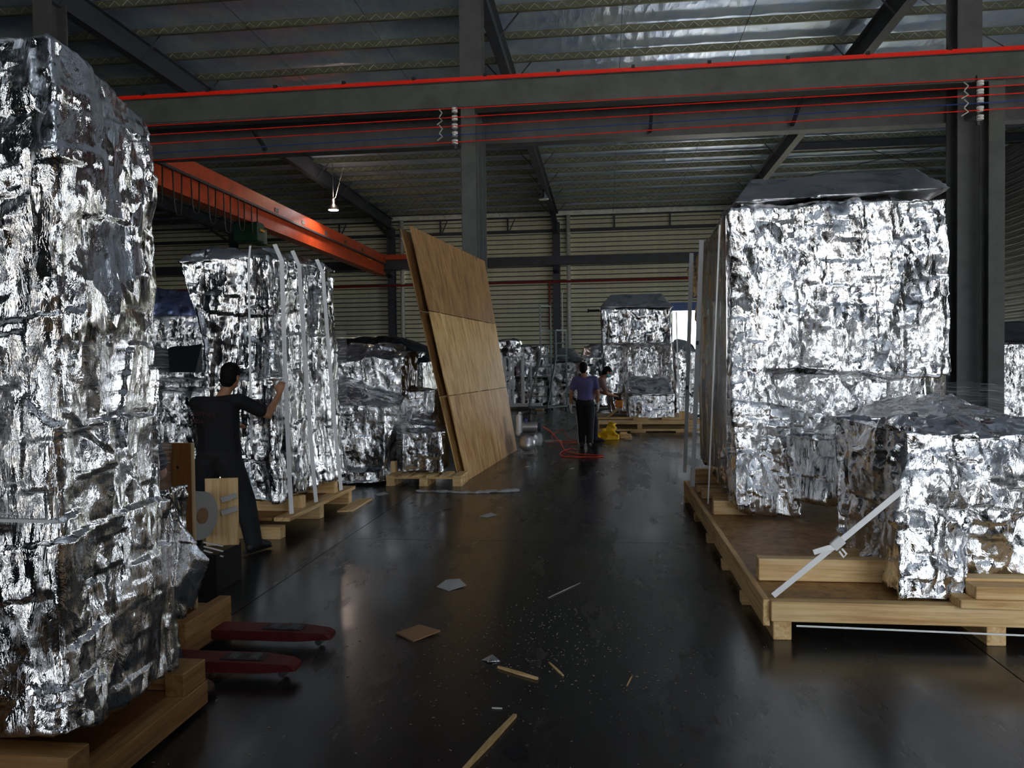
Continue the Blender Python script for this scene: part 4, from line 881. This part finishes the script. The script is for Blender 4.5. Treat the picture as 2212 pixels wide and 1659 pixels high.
# worker in black beside the strapped machine
T2, P2 = person('worker in black seen from behind, one hand on the foil', (-3.42, 6.62, 0), pose(
    pelvis=(.02, -.04, .88), waist=(.0, .0, 1.04), chest=(-.03, .02, 1.24), neck=(.0, .08, 1.43), head=(.06, .12, 1.575), hup=(.08, .15, 1), hlat=(1, -.12, 0),
    r_sh=(.165, .08, 1.36), l_sh=(-.21, .0, 1.34), r_el=(.34, .26, 1.22), l_el=(-.24, .22, 1.16), r_wr=(.36, .48, 1.40), l_wr=(-.10, .42, 1.10),
    r_hand=((.05, .35, 1), (.2, -1, .2), (-1, -.1, .1), .9), l_hand=((.4, 1, .1), (-.3, 0, 1), (1, 0, .3), .7),
    r_hip=(.10, -.05, .84), l_hip=(-.07, -.05, .84), r_kn=(.20, .06, .47), l_kn=(-.17, -.0, .47), r_an=(.29, .02, .085), l_an=(-.22, -.1, .085), r_toe=(.33, .17, .04), l_toe=(-.24, .05, .04)),
    BLACKC, GREYC, BLACK, R(0), sleeve=.72, bulk=.03)
def text(body, size, c, M, m, parent, name):
    cu = bpy.data.curves.new('text', 'FONT'); cu.body = body; cu.size = size; cu.align_x = 'LEFT'; cu.extrude = .001
    o = bpy.data.objects.new('tmp', cu); COL.objects.link(o)
    me = bpy.data.meshes.new_from_object(o.evaluated_get(bpy.context.evaluated_depsgraph_get())); bpy.data.objects.remove(o)
    me.transform(Matrix.Translation(c) @ M); return link(name, me, m, parent)
MT = Matrix.Rotation(R(4), 4, 'Y') @ Matrix.Rotation(R(90), 4, 'X')
text('长信宇输送', .045, (-3.585, 6.45, 1.245), MT, PRINT, T2, 'back_print')
text('0026', .052, (-3.58, 6.45, 1.18), MT, PRINT, T2, 'back_number')
# worker almost hidden behind the left stack: elbow, sleeve and boot show
person('worker mostly hidden by the left foil stack, elbow and brown boot showing', (-2.60, 3.86, 0), pose(
    pelvis=(0, 0, .92), waist=(0, .0, 1.06), chest=(.0, .0, 1.26), neck=(0, 0, 1.45), head=(0, .02, 1.58),
    r_sh=(.16, .0, 1.36), r_el=(.235, .06, 1.10), r_wr=(.06, .24, 1.06), r_hand=((-.6, 1, 0), (.2, 0, 1), (-1, 0, .3), .8),
    l_el=(-.24, .1, 1.1), l_wr=(-.1, .3, 1.02), l_hand=((.4, 1, 0), (-.2, 0, 1), (1, 0, .2), .8),
    r_an=(.40, -.14, .085), r_kn=(.22, -.0, .48), r_toe=(.55, -.14, .04), l_an=(-.12, .1, .085), l_toe=(-.1, .25, .04), l_kn=(-.1, .08, .48)), NAVY, NAVY, BOOT, R(0), sleeve=.8)

# ------------------------------------------------------------------ things round the left pallet jack
p = thing('pallet', 'short raised pine skid on the red pallet jack forks', 'pallet', (-2.9, 4.35, 0))
timber('side_beam', p, -2.42, -2.34, 4.10, 4.64, .03, .23, shaded=True); timber('side_beam', p, -3.5, -3.42, 4.10, 4.64, .03, .23, shaded=True)
timber('cross_beam', p, -3.42, -2.42, 4.2, 4.3, .13, .2, shaded=True); timber('cross_beam', p, -3.42, -2.42, 4.48, 4.58, .13, .2, shaded=True)
b = thing('plywood_board', 'reddish brown board standing on edge behind the left stack', 'plywood', (-2.6, 4.45, .2))
MB().bx(-3.0, -2.475, 4.44, 4.46, .205, 1.205).build('sheet', REDPLY, b); MB().bx(-2.475, -2.462, 4.44, 4.46, .205, 1.205).build('edge_band', EDGE, b)
MB().tube([(-2.56, 4.435, 1.06), (-2.56, 4.441, 1.06)], .008, 8).build('nail_hole', BLACK, b)
j = thing('pallet_jack', 'worn red pallet jack, two forks showing on the floor', 'pallet jack', (-2.6, 4.2, 0))
for y in (4.46, 3.98):
    tip = -1.62 if y > 4.2 else -1.64
    f = MB().hull([(x, y+s*w, z) for x, w, z in ((-3.3, .08, .045), (-3.3, .08, .10), (tip-.2, .08, .045), (tip-.2, .08, .10), (tip, .045, .05), (tip, .045, .075), (tip-.04, .06, .09)) for s in (-1, 1)]).build('fork', REDJ, j)
    MB().bx(tip-.42, tip-.18, y-.045, y+.045, .1, .104).build('roller_slot', BLACK, f)
    for dx in (.36, .24): MB().lathe([(0, -.04), (.04, -.04), (.04, .04), (0, .04)], (tip-dx, y, .075), 14, axis=(0, 1, 0)).build('load_roller', STEEL, f)
    MB().lathe([(0, -.03), (.022, -.03), (.022, .03), (0, .03)], (tip-.08, y, .03), 12, axis=(0, 1, 0)).build('entry_roller', STEEL, f)
MB().bx(-3.5, -3.3, 3.9, 4.54, .05, .5).build('pump_housing', REDJ, j, bevel=.03)
MB().tube([(-3.5, 4.22, .4), (-3.7, 4.22, 1.1), (-3.7, 4.12, 1.2), (-3.7, 4.32, 1.2)], .02, 8).build('handle', BLACK, j)
# strapping reel and carton
r = thing('strapping_reel', 'reel of white strapping taped to a pine board behind the worker', 'reel', (-2.95, 5.6, .3))
c = (-3.06, 5.55, .55)
MB().lathe([(.11, -.05), (.18, -.05), (.18, .05), (.11, .05)], c, 28, axis=(1, -.2, 0)).build('strap_coil', PAPER, r)
MB().lathe([(.0, -.06), (.06, -.06), (.06, .06), (.0, .06)], c, 20, axis=(1, -.2, 0)).build('core', CARD, r)
MB().hull([(-3.08+x, 5.72+y, z) for x, y in ((0, 0), (.24, .06), (.23, .08), (-.01, .02)) for z in (.28, .80)]).build('backing_board', PINE[2], r)
for z in (.54, .64): MB().bar((-2.94, 5.70, z), (-2.84, 5.755, z+.03), .012, .04).build('tape', PAPER, r)
MB().bx(-3.14, -2.86, 5.45, 5.85, 0, .28).build('stand', BLACK, r)
for k in range(3): MB().bar((-2.98, 5.5, .36-.03*k), (-2.84, 5.52, .33-.04*k), .02, .006).build('strap_end', STRAP, r)

# ------------------------------------------------------------------ compressor with hose
t = thing('air_compressor', 'small silver air compressor standing beside the plywood foot', 'compressor', (-1.47, 14.2, 0))
cx, cy = -1.44, 14.15
MB().lathe([(.0, -.01), (.10, 0), (.148, .04), (.155, .1), (.155, .62), (.148, .68), (.1, .72), (0, .73)], (cx, cy, .22), 28, axis=(0, 1, 0)).build('tank', SILVER, t, smooth=True)
for dx in (-.1, .1):
    for y in (cy+.12, cy+.6): MB().bar((cx+dx, y, .1), (cx+dx*1.3, y, .0), .03, .03).build('foot', CHROME, t)
MB().bx(cx-.17, cx+.17, cy+.05, cy+.08, .03, .05).build('foot_bar', CHROME, t)
MB().bx(cx-.12, cx+.14, cy+.1, cy+.6, .37, .40).build('deck_plate', STEEL, t)
MB().lathe([(0, 0), (.08, .0), (.085, .02), (.085, .26), (.08, .28), (0, .28)], (cx-.1, cy+.25, .50), 20, axis=(1, 0, 0)).build('motor', SILVER, t, smooth=False)
MB().lathe([(0, 0), (.075, 0), (.085, .02), (.085, .06), (0, .08)], (cx+.18, cy+.25, .50), 18, axis=(1, 0, 0)).build('motor_end_cap', STEELB, t)
for k in range(6): MB().lathe([(.085, 0), (.092, 0), (.092, .012), (.085, .012)], (cx-.08+.04*k, cy+.25, .50), 18, axis=(1, 0, 0)).build('cooling_fin', SILVER, t)
MB().bx(cx-.21, cx-.12, cy+.12, cy+.4, .35, .74).build('belt_guard', WHITE, t, bevel=.03)
MB().bx(cx-.1, cx+.06, cy+.3, cy+.45, .6, .76).build('pump_head', BLACK, t, bevel=.02)
MB().tube([(cx-.05, cy+.3, .72), (cx+.02, cy+.2, .78), (cx+.12, cy+.22, .74), (cx+.16, cy+.3, .66)], .012, 8).build('pressure_pipe', BLACK, t)
MB().lathe([(0, 0), (.03, 0), (.03, .06), (0, .07)], (cx+.15, cy+.3, .72), 14).build('air_filter', BLACK, t)
MB().lathe([(0, 0), (.028, 0), (.028, .03), (0, .03)], (cx-.14, cy+.2, .76), 14, axis=(0, -1, 0)).build('pressure_gauge', WHITE, t)
MB().bx(cx-.06, cx-.01, cy+.18, cy+.23, .60, .66).build('valve', BLUEP, t, bevel=.008)
foil('plastic_bag', [ball((cx+.2, cy+.3, .26), (.07, .12, .13))], .012, t, CLEAR, seed=61, big=.03, pleat=.03, mid=.02, fine=.003)
def cr(pts, n=8):
    pts = [Vector(p) for p in pts]; pts = [pts[0]]+pts+[pts[-1]]; out = []
    for i in range(1, len(pts)-2):
        a, b, c, d = pts[i-1:i+3]
        for k in range(n):
            u = k/n; out.append(.5*((2*b)+(c-a)*u+(2*a-5*b+4*c-d)*u*u+(3*b-a-3*c+d)*u**3))
    return out+[pts[-2]]
tag(MB().tube(cr([(cx+.27, 14.4, .5), (-1.05, 14.5, .42), (-.86, 14.55, .2), (-.75, 14.6, .03), (-.5, 14.3, .016), (-.2, 14.15, .016), (-.06, 14.0, .016), (-.2, 13.85, .016), (-.55, 13.85, .016), (-.8, 14.0, .016), (-.84, 14.6, .016), (-.7, 15.2, .016), (-.58, 15.0, .016)]), .010, 8).build('air_hose', HOSE, smooth=True), 'red air hose looping from the compressor past the worker', 'hose')
tag(MB().tube(cr([(-1.25, 16.2, .02), (-.9, 16.35, .05), (-.6, 16.25, .03), (-.95, 16.1, .05), (-1.15, 16.5, .12), (-.95, 16.8, .25), (-.8, 16.5, .1), (-.62, 16.5, .02), (-.95, 16.6, .02)]), .008, 7).build('hose_coil', HOSE, smooth=True), 'tangled red hose lying left of the purple shirted worker', 'hose')
tag(MB().bar((-1.3, 16.6, .03), (-.95, 16.5, .03), .05, .05).build('tool_handle', PIPEW), 'pale grey bar on the floor among the red hose', 'bar')
# yellow sheet with wooden blocks
foil_y = solid([np.array([(-.28, 17.0, .0), (.25, 17.1, .0), (.22, 17.5, .0), (-.1, 17.5, .0), (.02, 17.25, .3), (.1, 17.35, .36), (.2, 17.3, .16), (-.3, 17.05, .04)]), np.array([(.0, 17.3, .0), (.2, 17.4, .0), (.02, 17.42, .40), (.06, 17.46, .38), (.18, 17.5, .1)])], .013, 2)
v = vget(foil_y); n = nget(foil_y); v = v+n*(.13*(crumple(v*np.array([8, 8, 5]), 3)-crumple(v*7, 9)))[:, None]; v[:, 2] = np.maximum(v[:, 2], .003)
foil_y.vertices.foreach_set('co', v.astype(np.float32).ravel()); foil_y.update()
tag(link('crumpled_sheet', foil_y, YELLOW), 'crumpled yellow plastic sheet by the far pallet', 'sheet')
for i, (x, y, z, a, lab) in enumerate(((.42, 17.55, 0, .2, 'short pine block at the bottom of the stack by the yellow sheet'), (.40, 17.57, .045, -.1, 'middle pine block stacked beside the yellow sheet'), (.36, 17.58, .09, .3, 'top pine block stacked beside the yellow sheet'), (.46, 17.2, 0, -.05, 'loose pine block in front of the stack by the yellow sheet'))):
    mb = MB(); mb.box((x, y, z+.022), (.26 if i < 2 else .16, .09, .043), Matrix.Rotation(a, 3, 'Z')); tag(mb.build('wood_block', PINE[0], bevel=.003), lab, 'wood block', 'wood blocks by the yellow sheet')

# ------------------------------------------------------------------ litter on the floor
def scrap(name, lab, cat, pts, z, m, th=.004, group=None):
    c = np.mean(pts, 0); return tag(MB().hull([(x, y, zz) for (x, y), dz in zip(pts, z) for zz in (dz, dz+th)]).build(name, m), lab, cat, group)
scrap('paper_scrap', 'crumpled grey paper scrap in the middle of the aisle', 'paper', [(-1.27, 5.72), (-1.16, 5.62), (-1.05, 5.74), (-1.12, 5.84), (-1.22, 5.82)], (.0, .0, .01, .03, .025), PAPER)
scrap('cardboard_scrap', 'brown cardboard piece lying left of the wood sticks', 'cardboard', [(-1.30, 4.68), (-1.16, 4.56), (-1.03, 4.72), (-1.18, 4.80)], (.004, 0, .012, .02), CARD, .008)
def stick(lab, a, b, w, h, m=None, name='wood_stick'):
    a = Vector(a); b = Vector(b); d = (b-a); s = Vector((-d.y, d.x, 0)).normalized()
    pts = [a-s*w*.2, a+s*w*.3, a.lerp(b, .5)-s*w*.5, a.lerp(b, .55)+s*w*.5, b-s*w*.35, b+s*w*.25]
    tag(MB().hull([(p.x, p.y, z) for p in pts for z in (0.002, h)]).build(name, m or PINE[0]), lab, 'wood stick')
stick('pale bright wood sliver lying in the aisle', (-.60, 4.20, 0), (-.37, 4.06, 0), .022, .014)
stick('thin darker wood sliver right of the bright one', (-.33, 4.30, 0), (-.24, 4.12, 0), .014, .008)
stick('long wood stick at the bottom edge of the photo', (-.60, 3.06, 0), (-.44, 3.62, 0), .028, .016, PINE[1])
stick('thin grey strap piece curving on the floor ahead of the sticks', (-.42, 5.50, 0), (-.21, 5.90, 0), .012, .006, PAPER, 'strap_piece')
stick('short reddish splinter on the right of the aisle', (.09, 4.02, 0), (.12, 4.15, 0), .008, .006)
stick('small white chip below the bright wood sliver', (-.56, 3.70, 0), (-.51, 3.70, 0), .012, .006, WHITE)
scrap('leaf_scrap', 'dark curled scrap beside the bottom wood stick', 'scrap', [(-.46, 3.28), (-.40, 3.22), (-.34, 3.27), (-.38, 3.34)], (0, .0, .01, .02), TARP)
scrap('foil_scrap', 'small crumpled foil bit left of the bright wood sliver', 'foil', [(-.71, 4.30), (-.66, 4.27), (-.60, 4.30), (-.65, 4.34)], (0, .006, .0, .02), FOIL)
for i, (x, y, w, lab) in enumerate(((-1.30, 8.5, .16, 'grey paper sheet on the floor near the strapped machine'), (-1.85, 8.9, .12, 'torn dark film piece on the aisle floor'), (-2.9, 9.85, .16, 'white label sheet on the floor by the small pallet'), (-.55, 12.4, .08, 'small white tag on the floor before the worker'), (-1.28, 12.6, .06, 'little white scrap below the compressor'))):
    scrap('paper_scrap', lab, 'paper', [(x-w*.6, y-.05), (x, y-w*.8), (x+w*.6, y), (x+.1*w, y+w*.7)], (0, .002, .004, .01), PAPER if i != 1 else TARP, .003, 'paper scraps on the floor')
me = solid([capsule((-2.45, 10.05, .015), (.05, .05, .012), (-1.7, 9.98, .012), (.05, .06, .01)), capsule((-1.7, 9.98, .012), (.05, .05, .01), (-1.22, 10.12, .02), (.09, .07, .02))], .009, 1)
v = vget(me); n = nget(me); v = v+n*(.02*(crumple(v*16, 3)-crumple(v*14, 9)))[:, None]; v[:, 2] = np.maximum(v[:, 2], .003); me.vertices.foreach_set('co', v.astype(np.float32).ravel()); me.update()
tag(link('plastic_strip', me, mat('clouded_plastic_film', (.55, .57, .58), .2, 0, .6, Alpha=.55)), 'trailing strip of clear film on the floor before the small pallet', 'plastic film')
rnd = random.Random(4); mb = MB()
for i in range(1100):
    if rnd.random() < .6: x, y = rnd.gauss(-.35, .5), rnd.gauss(4.6, .6)
    else: x, y = rnd.uniform(-2, 1.0), rnd.uniform(3, 13)
    if y < 3: continue
    s = rnd.uniform(.0012, .004); a = rnd.uniform(0, 3.14)
    mb.box((x, y, .002), (s*rnd.uniform(1, 4), s, .003), Matrix.Rotation(a, 3, 'Z'))
tag(mb.build('wood_chips', mat('pale_chip', (.22, .2, .17), .8)), 'scattered tiny wood chips and dust on the aisle floor', 'wood chips', kind='stuff')

# unseen crates added to block low door light; they also brown the foil's reflections
for (x0, x1, y0, y1, z1, lab) in ((-1.2, 1.1, -2.6, -1.2, 2.9, 'added plywood crate behind the viewpoint, shading the lower left'), (1.2, 2.4, -2.7, -1.3, 2.3, 'lower added plywood crate behind the viewpoint, blocking door light')):
    t = thing('added_shade_crate', lab, 'crate', ((x0+x1)/2, (y0+y1)/2, 0))
    MB().bx(x0+.03, x1-.03, y0+.03, y1-.03, .1, z1).build('body', PLYR, t)
    for x in (x0, x1-.1):
        for y in (y0, y1-.03): timber('corner_batten', t, x, x+.1, y, y+.03, 0, z1)
    for z in (.1, z1-.1): timber('edge_batten', t, x0+.1, x1-.1, y1-.03, y1, z, z+.1)
